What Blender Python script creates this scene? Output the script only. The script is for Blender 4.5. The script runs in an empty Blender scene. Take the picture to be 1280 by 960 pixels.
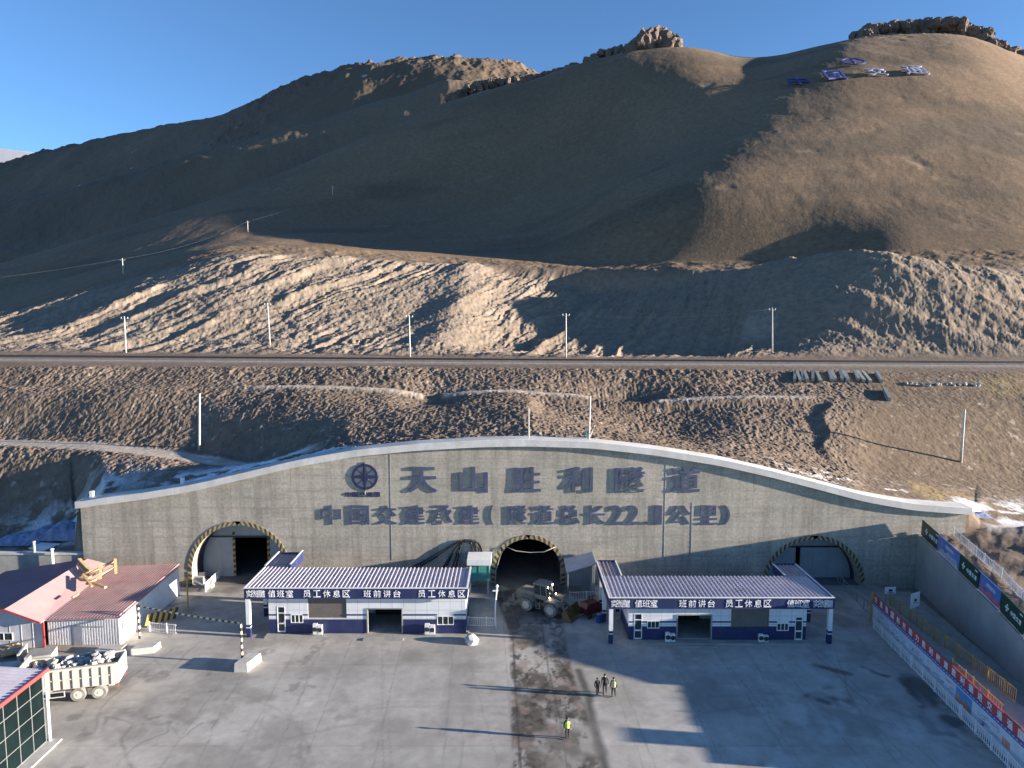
import bpy, bmesh, math, random
import numpy as np
from mathutils import Vector, Matrix
rad = math.radians
S = bpy.context.scene
COL = S.collection

# ---------------------------------------------------------------- camera, sky, sun, exposure
H = 33.0; FPX = 853.3; PITCH = math.atan(85 / FPX)
cd = bpy.data.cameras.new('camera'); cam = bpy.data.objects.new('camera', cd); COL.objects.link(cam)
cd.sensor_width = 36; cd.lens = 36 * FPX / 1280; cd.clip_start = .5; cd.clip_end = 20000
cam.location = (0, 0, H); cam.rotation_euler = (math.pi / 2 - PITCH, 0, 0)
S.camera = cam
SUN_EL = rad(8.4); SUN_AZ = rad(7)      # azimuth: from +X, this much towards the camera side (-Y)
w = bpy.data.worlds.new('World'); S.world = w; w.use_nodes = True
nt = w.node_tree; bg = nt.nodes['Background']
sky = nt.nodes.new('ShaderNodeTexSky'); sky.sky_type = 'NISHITA'; sky.sun_disc = False
sky.sun_elevation = SUN_EL; sky.sun_rotation = math.pi / 2 + SUN_AZ
sky.altitude = 2800; sky.air_density = 1.0; sky.dust_density = .3; sky.ozone_density = 3.5
nt.links.new(sky.outputs[0], bg.inputs[0]); bg.inputs[1].default_value = .075
sl = bpy.data.lights.new('sun', 'SUN'); sun = bpy.data.objects.new('sun', sl); COL.objects.link(sun)
sl.energy = 4.7; sl.angle = rad(.5); sl.color = (1, .87, .72)
sd = Vector((math.cos(SUN_EL) * math.cos(SUN_AZ), -math.cos(SUN_EL) * math.sin(SUN_AZ), math.sin(SUN_EL)))
sun.rotation_euler = sd.to_track_quat('Z', 'Y').to_euler(); sun.location = (60, -10, 60)
S.view_settings.view_transform = 'Standard'; S.view_settings.look = 'None'
S.view_settings.gamma = 1; S.view_settings.use_curve_mapping = False
S.view_settings.exposure = 1.95
S.render.engine = 'CYCLES'
S.cycles.max_bounces = 5; S.cycles.diffuse_bounces = 3

# ---------------------------------------------------------------- pixel <-> world (surveying helper)
SP, CP = math.sin(PITCH), math.cos(PITCH)
def ray(px, py):
    v = (480 - py) / FPX
    return ((px - 640) / FPX, CP + v * SP, -SP + v * CP)
def at(px, py, Y):
    d = ray(px, py); t = Y / d[1]
    return Vector((d[0] * t, Y, H + d[2] * t))
def gnd(px, py, z=0.):
    d = ray(px, py); t = (z - H) / d[2]
    return Vector((d[0] * t, d[1] * t, z))
YW = gnd(640, 733).y + .3        # plane of the portal wall's face

# ---------------------------------------------------------------- numpy noise
_rng = np.random.RandomState(7)
_T = _rng.rand(512, 512).astype(np.float32)
def vnoise(x, y):
    xi = np.floor(x).astype(np.int64); yi = np.floor(y).astype(np.int64)
    fx = (x - xi); fy = (y - yi)
    fx = fx * fx * (3 - 2 * fx); fy = fy * fy * (3 - 2 * fy)
    a = _T[xi & 511, yi & 511]; b = _T[(xi + 1) & 511, yi & 511]
    c = _T[xi & 511, (yi + 1) & 511]; d = _T[(xi + 1) & 511, (yi + 1) & 511]
    return (a + (b - a) * fx) * (1 - fy) + (c + (d - c) * fx) * fy
def fbm(x, y, o=4, g=.5):
    r = 0; a = 1; s = 0
    for k in range(o):
        r = r + a * (vnoise(x + 17.3 * k, y - 9.1 * k) * 2 - 1); s += a
        a *= g; x, y = x * 1.93 + .4 * y, y * 1.93 - .4 * x
    return r / s
def ridged(x, y, o=4, g=.5):
    r = 0; a = 1; s = 0
    for k in range(o):
        r = r + a * (1 - np.abs(vnoise(x + 31 * k, y + 5 * k) * 2 - 1) * 2); s += a
        a *= g; x, y = x * 1.93 + .4 * y, y * 1.93 - .4 * x
    return r / s
def sstep(a, b, x):
    t = np.clip((x - a) / (b - a), 0, 1); return t * t * (3 - 2 * t)
def pline_dist(X, Y, pts):
    d = np.full(X.shape, 1e9)
    for (x0, y0), (x1, y1) in zip(pts[:-1], pts[1:]):
        dx, dy = x1 - x0, y1 - y0; L = dx * dx + dy * dy + 1e-9
        t = np.clip(((X - x0) * dx + (Y - y0) * dy) / L, 0, 1)
        d = np.minimum(d, np.hypot(X - x0 - t * dx, Y - y0 - t * dy))
    return d

# ---------------------------------------------------------------- tagging and mesh building
def tag(o, label=None, cat=None, group=None, kind=None):
    if label: o['label'] = label
    if cat: o['category'] = cat
    if group: o['group'] = group
    if kind: o['kind'] = kind
    return o
def thing(name, label, cat, loc=(0, 0, 0), rz=0, group=None):
    o = bpy.data.objects.new(name, None); COL.objects.link(o); o.empty_display_size = .3
    o.location = loc; o.rotation_euler = (0, 0, rz)
    return tag(o, label, cat, group)
def link_mesh(name, me, parent=None):
    o = bpy.data.objects.new(name, me); COL.objects.link(o)
    if parent: o.parent = parent
    return o
def copy_tree(o, parent=None):
    c = o.copy(); COL.objects.link(c)
    if parent: c.parent = parent
    for ch in list(o.children): copy_tree(ch, c)
    return c
class MB:
    """collects faces, links them as one mesh"""
    def __init__(s): s.v = []; s.f = []; s.m = []
    def add(s, vs, fs, mi=0):
        n = len(s.v); s.v += [tuple(p) for p in vs]
        for f in fs: s.f.append([n + i for i in f]); s.m.append(mi)
        return s
    def quad(s, a, b, c, d, mi=0): return s.add([a, b, c, d], [(0, 1, 2, 3)], mi)
    def box(s, x0, x1, y0, y1, z0, z1, mi=0):
        return s.add([(x0, y0, z0), (x1, y0, z0), (x1, y1, z0), (x0, y1, z0), (x0, y0, z1), (x1, y0, z1), (x1, y1, z1), (x0, y1, z1)],
                     [(0, 3, 2, 1), (4, 5, 6, 7), (0, 1, 5, 4), (1, 2, 6, 5), (2, 3, 7, 6), (3, 0, 4, 7)], mi)
    def hexa(s, lo, hi, mi=0):
        return s.add(list(lo) + list(hi), [(0, 3, 2, 1), (4, 5, 6, 7), (0, 1, 5, 4), (1, 2, 6, 5), (2, 3, 7, 6), (3, 0, 4, 7)], mi)
    def obox(s, c, ax, hx, hy, hz, mi=0):
        """box round c turned by ax about z"""
        ca, sa = math.cos(ax), math.sin(ax); P = []
        for z in (-hz, hz):
            for x, y in ((-hx, -hy), (hx, -hy), (hx, hy), (-hx, hy)):
                P.append((c[0] + x * ca - y * sa, c[1] + x * sa + y * ca, c[2] + z))
        return s.hexa(P[:4], P[4:], mi)
    def beam(s, p, q, w_, h_, mi=0):
        p, q = Vector(p), Vector(q); d = (q - p).normalized()
        up = Vector((0, 0, 1)) if abs(d.z) < .95 else Vector((0, 1, 0))
        a = d.cross(up).normalized() * w_ / 2; b = a.cross(d).normalized() * h_ / 2
        return s.hexa([p - a - b, p + a - b, p + a + b, p - a + b], [q - a - b, q + a - b, q + a + b, q - a + b], mi)
    def tube(s, pts, r, n=8, mi=0, cap=True):
        pts = [Vector(p) for p in pts]; rs = r if isinstance(r, (list, tuple)) else [r] * len(pts); V = []
        for i, p in enumerate(pts):
            d = (pts[min(i + 1, len(pts) - 1)] - pts[max(i - 1, 0)]).normalized()
            up = Vector((0, 0, 1)) if abs(d.z) < .9 else Vector((1, 0, 0))
            a = d.cross(up).normalized(); b = a.cross(d)
            for k in range(n):
                t = 2 * math.pi * k / n; V.append(p + (a * math.cos(t) + b * math.sin(t)) * rs[i])
        F = [(i * n + k, i * n + (k + 1) % n, (i + 1) * n + (k + 1) % n, (i + 1) * n + k) for i in range(len(pts) - 1) for k in range(n)]
        if cap: F += [tuple(range(n))[::-1], tuple(range((len(pts) - 1) * n, len(pts) * n))]
        return s.add(V, F, mi)
    def lathe(s, c, axis, prof, n=20, mi=0):
        """prof: (radius, along) about axis"""
        c = Vector(c); ax = Vector(axis).normalized()
        up = Vector((0, 0, 1)) if abs(ax.z) < .9 else Vector((1, 0, 0))
        a = ax.cross(up).normalized(); b = a.cross(ax); V = []
        for r_, h_ in prof:
            for k in range(n):
                t = 2 * math.pi * k / n; V.append(c + ax * h_ + (a * math.cos(t) + b * math.sin(t)) * r_)
        F = [(i * n + k, i * n + (k + 1) % n, (i + 1) * n + (k + 1) % n, (i + 1) * n + k) for i in range(len(prof) - 1) for k in range(n)]
        F += [tuple(range(n))[::-1], tuple(range((len(prof) - 1) * n, len(prof) * n))]
        return s.add(V, F, mi)
    def prism(s, poly, y0, y1, mi=0):
        """poly: (x, z) outline pushed along y"""
        n = len(poly)
        V = [(x, y0, z) for x, z in poly] + [(x, y1, z) for x, z in poly]
        F = [tuple(range(n)), tuple(range(n, 2 * n))[::-1]] + [(i, i + n, (i + 1) % n + n, (i + 1) % n) for i in range(n)]
        return s.add(V, F, mi)
    def build(s, name, mats, parent=None, smooth=False, loc=None, fix=True):
        me = bpy.data.meshes.new(name); me.from_pydata(s.v, [], s.f)
        for m in (mats if isinstance(mats, (list, tuple)) else [mats]): me.materials.append(m)
        me.polygons.foreach_set('material_index', s.m)
        if fix:
            bm = bmesh.new(); bm.from_mesh(me); bmesh.ops.recalc_face_normals(bm, faces=bm.faces); bm.to_mesh(me); bm.free()
        if smooth: me.shade_smooth()
        me.update()
        o = link_mesh(name, me, parent)
        if loc: o.location = loc
        return o

# ---------------------------------------------------------------- materials
def mat(name, base=(.5, .5, .5), rough=.8, metal=0, var=.15, scale=1.5, dirt=None, dirt_amt=.0, bump=0, bscale=8, emit=None, spec=.5):
    """painted/plain surface with real colour variation and optional grime"""
    m = bpy.data.materials.new(name); m.use_nodes = True
    n = m.node_tree.nodes; L = m.node_tree.links; b = n['Principled BSDF']
    b.inputs['Roughness'].default_value = rough; b.inputs['Metallic'].default_value = metal
    b.inputs['Specular IOR Level'].default_value = spec
    tc = n.new('ShaderNodeTexCoord')
    nz = n.new('ShaderNodeTexNoise'); nz.inputs['Scale'].default_value = scale; nz.inputs['Detail'].default_value = 6; nz.inputs['Roughness'].default_value = .65
    L.new(tc.outputs['Object'], nz.inputs['Vector'])
    mr = n.new('ShaderNodeMapRange'); mr.inputs['From Min'].default_value = .3; mr.inputs['From Max'].default_value = .7
    mr.inputs['To Min'].default_value = 1 - var; mr.inputs['To Max'].default_value = 1 + var
    L.new(nz.outputs[0], mr.inputs[0])
    mx = n.new('ShaderNodeVectorMath'); mx.operation = 'SCALE'; mx.inputs[0].default_value = base
    L.new(mr.outputs[0], mx.inputs['Scale']); out = mx.outputs[0]
    if dirt:
        n2 = n.new('ShaderNodeTexNoise'); n2.inputs['Scale'].default_value = scale * .6; n2.inputs['Detail'].default_value = 8; n2.inputs['Roughness'].default_value = .7
        mp = n.new('ShaderNodeMapping'); mp.inputs['Scale'].default_value = (1, 1, .45); mp.inputs['Location'].default_value = (3, 7, 1)
        L.new(tc.outputs['Object'], mp.inputs[0]); L.new(mp.outputs[0], n2.inputs['Vector'])
        r2 = n.new('ShaderNodeMapRange'); r2.inputs['From Min'].default_value = .5; r2.inputs['From Max'].default_value = .72; r2.inputs['To Max'].default_value = dirt_amt
        L.new(n2.outputs[0], r2.inputs[0])
        mm = n.new('ShaderNodeMix'); mm.data_type = 'RGBA'; mm.inputs[7].default_value = (*dirt, 1)
        L.new(r2.outputs[0], mm.inputs[0]); L.new(out, mm.inputs[6]); out = mm.outputs[2]
    L.new(out, b.inputs['Base Color'])
    if bump:
        n3 = n.new('ShaderNodeTexNoise'); n3.inputs['Scale'].default_value = bscale; n3.inputs['Detail'].default_value = 5
        L.new(tc.outputs['Object'], n3.inputs['Vector'])
        bp = n.new('ShaderNodeBump'); bp.inputs['Strength'].default_value = bump; bp.inputs['Distance'].default_value = .05
        L.new(n3.outputs[0], bp.inputs['Height']); L.new(bp.outputs[0], b.inputs['Normal'])
    if emit:
        b.inputs['Emission Color'].default_value = (*emit[:3], 1); b.inputs['Emission Strength'].default_value = emit[3]
    return m

def tint_mat(name, rough=.95, var=.2, scale=.35, bump=.6, bscale=1.2, bdist=.25, rough_attr=False):
    """colour comes from the vertex colour 'tint' (what the ground is made of there), broken up by noise"""
    m = bpy.data.materials.new(name); m.use_nodes = True
    n = m.node_tree.nodes; L = m.node_tree.links; b = n['Principled BSDF']
    b.inputs['Roughness'].default_value = rough; b.inputs['Specular IOR Level'].default_value = .25
    at_ = n.new('ShaderNodeVertexColor'); at_.layer_name = 'tint'
    tc = n.new('ShaderNodeTexCoord')
    nz = n.new('ShaderNodeTexNoise'); nz.inputs['Scale'].default_value = scale; nz.inputs['Detail'].default_value = 10; nz.inputs['Roughness'].default_value = .72
    L.new(tc.outputs['Object'], nz.inputs['Vector'])
    mr = n.new('ShaderNodeMapRange'); mr.inputs['From Min'].default_value = .3; mr.inputs['From Max'].default_value = .7
    mr.inputs['To Min'].default_value = 1 - var; mr.inputs['To Max'].default_value = 1 + var; mr.clamp = False
    L.new(nz.outputs[0], mr.inputs[0])
    mx = n.new('ShaderNodeVectorMath'); mx.operation = 'SCALE'
    L.new(at_.outputs['Color'], mx.inputs[0]); L.new(mr.outputs[0], mx.inputs['Scale'])
    L.new(mx.outputs[0], b.inputs['Base Color'])
    if rough_attr:
        L.new(at_.outputs['Alpha'], b.inputs['Roughness'])
    if bump:
        n3 = n.new('ShaderNodeTexNoise'); n3.inputs['Scale'].default_value = bscale; n3.inputs['Detail'].default_value = 7; n3.inputs['Roughness'].default_value = .6
        L.new(tc.outputs['Object'], n3.inputs['Vector'])
        bp = n.new('ShaderNodeBump'); bp.inputs['Strength'].default_value = bump; bp.inputs['Distance'].default_value = bdist
        L.new(n3.outputs[0], bp.inputs['Height']); L.new(bp.outputs[0], b.inputs['Normal'])
    return m

def grid_mesh(name, X, Y, Z, tint, material, smooth=True, skip=None):
    """X,Y,Z,tint arrays (rows, cols)"""
    R, C_ = X.shape
    me = bpy.data.meshes.new(name)
    me.vertices.add(R * C_); me.vertices.foreach_set('co', np.stack([X, Y, Z], -1).astype(np.float32).ravel())
    i = np.arange(R * C_).reshape(R, C_)
    q = np.stack([i[:-1, :-1], i[:-1, 1:], i[1:, 1:], i[1:, :-1]], -1).reshape(-1, 4)
    if skip is not None: q = q[~skip.ravel()]
    nf = len(q)
    me.loops.add(nf * 4); me.loops.foreach_set('vertex_index', q.ravel().astype(np.int32))
    me.polygons.add(nf); me.polygons.foreach_set('loop_start', np.arange(0, nf * 4, 4, dtype=np.int32))
    if tint is not None:
        ca = me.color_attributes.new('tint', 'FLOAT_COLOR', 'POINT')
        ca.data.foreach_set('color', tint.astype(np.float32).ravel())
    me.update(calc_edges=True); me.materials.append(material)
    if smooth: me.shade_smooth()
    return link_mesh(name, me)
class Arch:
    def __init__(s, top_px, half, zc, tin=.5):
        p = at(top_px[0], top_px[1], YW); s.x = p.x; s.ro = half; s.zc = p.z - half; s.ri = half - tin
ARCH = [Arch((297, 651.5), 6.35, 0), Arch((660.5, 668.5), 4.55, 0), Arch((1019, 669.5), 6.35, 0)]


# ================================================================ TERRAIN: one sheet from under the plaza to the horizon
# survey rows: (bearing pixel, row pixel, distance) - each row is a line on the ground seen from the camera's station
COPING = [(97, 627), (120, 622.5), (180, 615), (240, 605), (300, 591), (370, 574.5), (440, 562), (520, 554), (600, 549.5), (660, 548.5), (740, 551), (820, 560), (900, 573), (960, 586.5), (1020, 602), (1080, 618), (1140, 628.5), (1212, 634)]
ROWS = [
  [(-600, 690, YW + 1.5), (0, 700, YW + 1.5), (94, 690, YW + 1.5)] + [(x, y + 5, YW + 1.6) for x, y in COPING] + [(1225, 655, YW + 1.6), (1280, 662, YW + 1.6), (1900, 655, YW + 1.6)],
  [(-600, 650, 90), (0, 655, 90), (94, 645, 90), (130, 612, 87), (240, 594, 87), (370, 570, 87), (520, 550, 87), (660, 545, 87), (820, 556, 87), (960, 582, 87), (1080, 612, 87), (1180, 625, 88), (1240, 634, 88), (1280, 640, 88), (1900, 630, 88)],
  [(-600, 560, 103), (0, 556, 102), (120, 563, 99), (240, 576, 95), (330, 580, 92), (440, 558, 91), (660, 536, 91), (900, 560, 93), (1000, 575, 95), (1100, 592, 96), (1280, 605, 98), (1900, 600, 98)],
  [(-600, 545, 108), (0, 549, 107), (120, 553, 104), (250, 568, 99), (330, 568, 95), (440, 545, 94), (660, 525, 95), (900, 548, 97), (1000, 562, 98), (1100, 578, 99), (1280, 590, 101), (1900, 585, 101)],
  [(-600, 488, 117), (0, 488, 117), (320, 486, 115), (560, 491, 113), (830, 499, 112), (1030, 500, 113), (1280, 510, 114), (1900, 505, 114)],
  [(-600, 484, 119), (0, 484, 119), (320, 482, 117), (560, 487, 115), (830, 495, 114.5), (1030, 497, 114.5), (1280, 505, 115), (1900, 500, 115)],
  [(-600, 449, 127), (0, 453, 127), (640, 457, 127), (1280, 461, 127), (1900, 463, 127)],
  [(-600, 443, 132), (0, 447.5, 132), (640, 452, 132), (1280, 455.5, 132), (1900, 458, 132)],
  [(-600, 442, 137), (0, 443, 137), (640, 449, 137), (1280, 451, 137), (1900, 450, 137)],
  [(-600, 430, 188), (0, 398, 190), (150, 352, 198), (280, 316, 206), (400, 318, 210), (560, 330, 214), (740, 338, 210), (830, 338, 196), (1000, 337, 188), (1060, 333, 182), (1120, 332, 178), (1280, 335, 174), (1900, 370, 174)],
  [(-600, 428, 196), (0, 393, 198), (150, 346, 206), (280, 308, 214), (400, 309, 218), (560, 322, 223), (740, 331, 219), (830, 330, 204), (1000, 328, 196), (1060, 322, 190), (1120, 316, 186), (1280, 314, 184), (1900, 350, 184)],
  [(-600, 420, 225), (0, 384, 228), (150, 337, 236), (280, 304, 238), (400, 305, 248), (560, 313, 252), (680, 312, 250), (790, 268, 234), (870, 246, 228), (1060, 243, 224), (1120, 244, 222), (1280, 244, 218), (1900, 310, 215)],
  [(-600, 416, 270), (0, 369, 268), (150, 328, 275), (280, 293, 290), (400, 285, 310), (560, 260, 335), (680, 236, 330), (800, 192, 318), (870, 170, 308), (940, 148, 300), (1060, 140, 296), (1120, 143, 292), (1280, 152, 286), (1900, 265, 260)],
  [(-600, 410, 350), (0, 331, 365), (120, 297, 390), (250, 259, 425), (350, 221, 448), (450, 178, 470), (560, 134, 488), (640, 108, 482), (690, 93, 472), (735, 76, 462), (790, 68, 460), (860, 64, 458), (930, 74, 454), (970, 70, 448), (1020, 58, 436), (1060, 49, 430), (1110, 44, 430), (1200, 48, 425), (1240, 58, 420), (1280, 76, 410), (1500, 150, 400), (1900, 240, 380)],
  [(-600, 412, 400), (0, 350, 430), (250, 290, 490), (450, 215, 530), (560, 165, 550), (700, 110, 540), (900, 90, 500), (1110, 62, 500), (1280, 100, 480), (1900, 260, 450)],
  [(-600, 330, 620), (0, 262, 620), (100, 237, 620), (190, 209, 620), (280, 182, 620), (350, 166, 620), (450, 137, 620), (560, 106, 620), (690, 98, 620), (900, 120, 620), (1280, 140, 620), (1900, 280, 600)],
  [(-600, 330, 700), (0, 262, 700), (190, 210, 700), (350, 168, 700), (450, 140, 700), (560, 110, 700), (690, 105, 700), (900, 130, 700), (1280, 150, 700), (1900, 285, 680)],
  [(-600, 270, 880), (0, 210, 900), (60, 194, 900), (125, 180, 900), (190, 168, 890), (240, 158, 885), (300, 143, 880), (365, 114, 870), (450, 86, 850), (500, 79, 840), (560, 76, 830), (620, 78, 820), (660, 90, 810), (700, 110, 800), (900, 150, 800), (1280, 200, 800), (1900, 320, 800)],
  [(-600, 300, 1100), (0, 250, 1100), (300, 200, 1100), (600, 150, 1100), (900, 200, 1100), (1280, 240, 1100), (1900, 340, 1000)],
  [(-600, 150, 3200), (-60, 180, 3200), (0, 189, 3200), (55, 194, 3200), (110, 215, 3200), (300, 280, 3200), (1900, 350, 3200)],
  [(-600, 380, 9000), (1900, 380, 9000)],
]
def row_tables(cols_u):
    px = cols_u * FPX + 640
    Ys, Zs = [], []
    for r in ROWS:
        xs = [a[0] for a in r]
        # bearing pixel is measured at depth; convert each knot to X/Y and height
        us, yy, zz = [], [], []
        for a in r:
            p = at(a[0], a[1], a[2]); us.append(p.x / p.y); yy.append(a[2]); zz.append(p.z)
        Ys.append(np.interp(cols_u, us, yy)); Zs.append(np.interp(cols_u, us, zz))
    return np.array(Ys), np.array(Zs)
def pchip(x, y, q):
    h = np.diff(x); d = np.diff(y) / h
    m = np.zeros_like(y)
    w1 = 2 * h[1:] + h[:-1]; w2 = h[1:] + 2 * h[:-1]
    ok = d[:-1] * d[1:] > 0
    with np.errstate(divide='ignore', invalid='ignore'):
        m[1:-1] = np.where(ok, (w1 + w2) / (w1 / d[:-1] + w2 / d[1:]), 0)
    m[0] = d[0]; m[-1] = d[-1]
    i = np.clip(np.searchsorted(x, q) - 1, 0, len(h) - 1)
    t = (q - x[i]) / h[i]; hh = h[i]
    return (2 * t**3 - 3 * t**2 + 1) * y[i] + (t**3 - 2 * t**2 + t) * hh * m[i] + (-2 * t**3 + 3 * t**2) * y[i + 1] + (t**3 - t**2) * hh * m[i + 1]

cu = np.concatenate([np.linspace(-2.4, -.82, 60)[:-1], np.linspace(-.82, .82, 1400), np.linspace(.82, 2.4, 60)[1:]])
ry = np.concatenate([[1, 20], np.arange(30, YW, .6), [YW + 1.3], np.arange(YW + 1.42, 126, .13), np.arange(126, 140, .2), np.arange(140, 215, .4), np.arange(215, 480, 1.0),
                     np.arange(480, 620, 3), np.arange(620, 960, 1.5), np.arange(960, 3600, 40), [4500, 6500, 9000]])
KY, KZ = row_tables(cu)
def usmooth(a, sg):
    g = np.linspace(-2.4, 2.4, 4001); v = np.interp(g, cu, a); k = np.arange(-int(4 * sg / .0012), int(4 * sg / .0012) + 1)
    ker = np.exp(-.5 * (k * .0012 / sg) ** 2); ker /= ker.sum()
    return np.interp(cu, g, np.convolve(np.pad(v, len(k) // 2, mode='edge'), ker, 'valid'))
for k_ in range(2, len(ROWS)):
    sg = .008 if k_ < 9 else (.04 if k_ in (11, 12) else .022)
    KZ[k_] = usmooth(KZ[k_], sg); KY[k_] = usmooth(KY[k_], sg)
U, YY = np.meshgrid(cu, ry)
ZZ = np.zeros_like(U)
for c in range(len(cu)):
    ZZ[:, c] = pchip(KY[:, c], KZ[:, c], ry)
XX = U * YY
# level ground inside the works, high bank behind the right retaining wall
front = YY < YW + 1.35
RW_Y = [30, 45.2, 45.4, 50, 55, 55.4, 57, 59, 63, 72, 82]; RW_Z = [.4, .5, 2.8, 2.9, 3.0, 3.1, 3.6, 4.35, 4.95, 5.8, 6.6]
def ramp_x(y): return np.interp(y, [30, 58.8, 80.5, 84], [40.5, 45.7, 49.4, 50.0])
bank = sstep(0.25, .6, XX - ramp_x(YY)) * sstep(34, 48, YY)
zf = -.3 + bank * (np.interp(YY, RW_Y, RW_Z) + .25 + .04 * np.clip(XX - ramp_x(YY) - 2, 0, 20) + .5 * fbm(XX * .3, YY * .3) * sstep(1, 3, XX - ramp_x(YY)))
ZZ = np.where(front, zf, ZZ)

def rowy(k): return KY[k][None, :]
def band(a, b, f=2.): return sstep(0, 1, (YY - a) / f) * sstep(0, 1, (b - YY) / f)
# --- relief
low = band(rowy(0) + 1.0, rowy(6) - 1, 2.0)                                   # cloddy bank below the rail line
road = np.clip(1 - np.abs(YY - (rowy(2) + rowy(3)) / 2) / ((rowy(3) - rowy(2)) * .5 + .8), 0, 1) * (1 - sstep(-.34, -.26, U))   # dirt track, left
road = sstep(0, .5, road)
berm = sstep(0, 1, 1 - np.abs(YY - (rowy(4) + rowy(5)) / 2) / 1.6) * sstep(-.42, -.36, U) * (1 - sstep(.42, .46, U))
gap = np.maximum(sstep(-.135, -.13, U) * (1 - sstep(-.105, -.1, U)), sstep(.11, .12, U) * (1 - sstep(.2, .22, U)))
berm = berm * (1 - gap)
smoothR = sstep(.44, .5, U) * (.25 + .0 * U)
cl = low * (1 - .95 * road) * (1 - .8 * berm) * (1 - sstep(.47, .55, U) * .72)
wxx = XX + 1.5 * fbm(XX * .2, YY * .2, 3); wyy = YY + 1.5 * fbm(XX * .2 + 7, YY * .2 + 5, 3)
clod = ridged(wxx * .6, wyy * .6, 5, .66) * (.55 + .9 * sstep(-.4, .5, fbm(XX * .05 + 2, YY * .08 + 1, 3)))
big = fbm(XX * .09 + 3, YY * .09, 3)
ZZ += cl * (clod * .19 + .18 * np.maximum(ridged(XX * 1.5, YY * 1.5, 3, .65), -.3) + big * .5)
ZZ += berm * .32 * (1 + .3 * fbm(XX * .5, YY * .5))
# dug-out terrace end on the right of the bank and little gullies
ter = low * sstep(.02, .05, U + .0) * (1 - sstep(.455, .475, U + .02 * fbm(YY * .3, XX * .1))) * sstep(0, 1, (rowy(4) - YY) / 1.5)
ZZ -= ter * .8 * sstep(95, 104, YY)
hollow = np.exp(-(((XX - 24) / 11) ** 2 + ((YY - 104) / 8) ** 2)) + .7 * np.exp(-(((XX + 36) / 7) ** 2 + ((YY - 97) / 4) ** 2)) + .8 * np.exp(-(((XX - 19) / 7) ** 2 + ((YY - 117) / 3) ** 2)) + .6 * np.exp(-(((XX + 14) / 5) ** 2 + ((YY - 112) / 6) ** 2))
ZZ -= low * hollow * 2.0
# --- ruts and spurs between the rail line and the hill foot
rt = band(rowy(8) + 1, rowy(9) + 1, 7.0)
p_ = XX * .86 - YY * .5 + 4 * fbm(XX * .02, YY * .02, 2); q_ = XX * .5 + YY * .86
wp = p_ + 3.0 * fbm(XX * .05 + 3, YY * .05, 3) + 1.0 * fbm(XX * .2, YY * .2, 2)
rut = ridged(wp * .085, q_ * .014 + 5, 4, .55) * 1.35 * (.5 + sstep(-.3, .4, fbm(XX * .02 + 4, YY * .03, 2))) + ridged(wp * .4, q_ * .05 + 2, 4, .6) * .6 * sstep(-.4, .4, fbm(XX * .06, YY * .04 + 3, 2)) + .35 * fbm(XX * .5, YY * .5, 4, .6)
left_w = 1 - sstep(-.2, -.02, U) * (1 - sstep(.42, .52, U)) * .25
ZZ += rt * rut * left_w * 1.1 * (1 - .72 * sstep(.4, .47, U))
pd_ = .62 * XX + .78 * YY + 3 * fbm(XX * .04, YY * .04, 3); ad_ = .78 * XX - .62 * YY
ZZ += rt * sstep(.38, .47, U) * (1.9 * ridged(pd_ * .05 + 3, ad_ * .012, 4, .5) + .5 * fbm(XX * .25, YY * .25, 5, .6))
ZZ += rt * .22 * ridged(XX * .9, YY * .9, 3, .6)
fw_ = sstep(-.1, .05, U) * (1 - sstep(.33, .42, U)); fl_ = ridged((XX - .55 * YY + 2 * fbm(XX * .1, YY * .1, 3)) * .22, YY * .012 + 7, 4, .6); ZZ += rt * fw_ * np.maximum(fl_, -.2) * .9
T_gul = rt * sstep(.35, .6, fl_) * fw_ * sstep(0, .4, fbm(XX * .05 + 70, YY * .05, 2))
# ridge nose whose shade covers the middle of the slope; a second, lower one left of centre
ZZ += 5.5 * rt * np.exp(-((XX - 90 + (YY - 150) * .25) / 26) ** 2) * sstep(139, 166, YY)
ZZ -= 5.5 * rt * np.exp(-((XX - 28) / 34) ** 2) * sstep(139, 156, YY)
ZZ += 2.5 * rt * np.exp(-((XX + 16 - (YY - 140) * .05) / 7) ** 2) * sstep(140, 152, YY)
ZZ += band(rowy(9) - 3, rowy(10) + 3, 4) * .6 * ridged(XX * .12, YY * .3, 4, .6)
# --- big hill
hl = sstep(0, 30, YY - rowy(10)) * (1 - sstep(0, 60, YY - rowy(13) - 20))
ZZ += hl * (1.5 * fbm(XX * .02 + 9, YY * .015, 4, .5) + .13 * fbm(XX * .3, YY * .22, 4, .6))
scar = np.maximum(fbm(XX * .07 + 40, YY * .12 + 11, 3) - .42, 0)
ZZ += hl * (1 - sstep(0, 30, rowy(13) - YY - 25) * 0) * scar * -1.3 * sstep(.12, .3, U)
# --- back ridge
bk = sstep(0, 60, YY - rowy(14)) * (1 - sstep(0, 120, YY - rowy(17) - 10))
rg = ridged(XX * .011 + 3, YY * .011, 6, .58)
rockm = sstep(-.05, .35, fbm(XX * .006 + 1.7, YY * .008 + 4, 3)) 
top = np.exp(-((YY - rowy(17)) / 60) ** 2) * sstep(-.42, -.25, U)
rockm = np.clip(rockm * .9 + top, 0, 1) * bk
ZZ += bk * rg * 7.0 + rockm * (ridged(XX * .04, YY * .04, 5, .62) * 7 - 1) 
nearrock = np.exp(-((YY - rowy(13)) / 14) ** 2) * (sstep(-.2, -.1, U) * (1 - sstep(.07, .1, U)) * .9 + sstep(.47, .5, U) * .55)
ZZ += nearrock * np.maximum(ridged(XX * .09, YY * .09, 5, .65), -.2) * 3.4
far = sstep(1500, 3000, YY)
ZZ += far * (ridged(XX * .002, YY * .002, 4) * 8 - 34)

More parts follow.
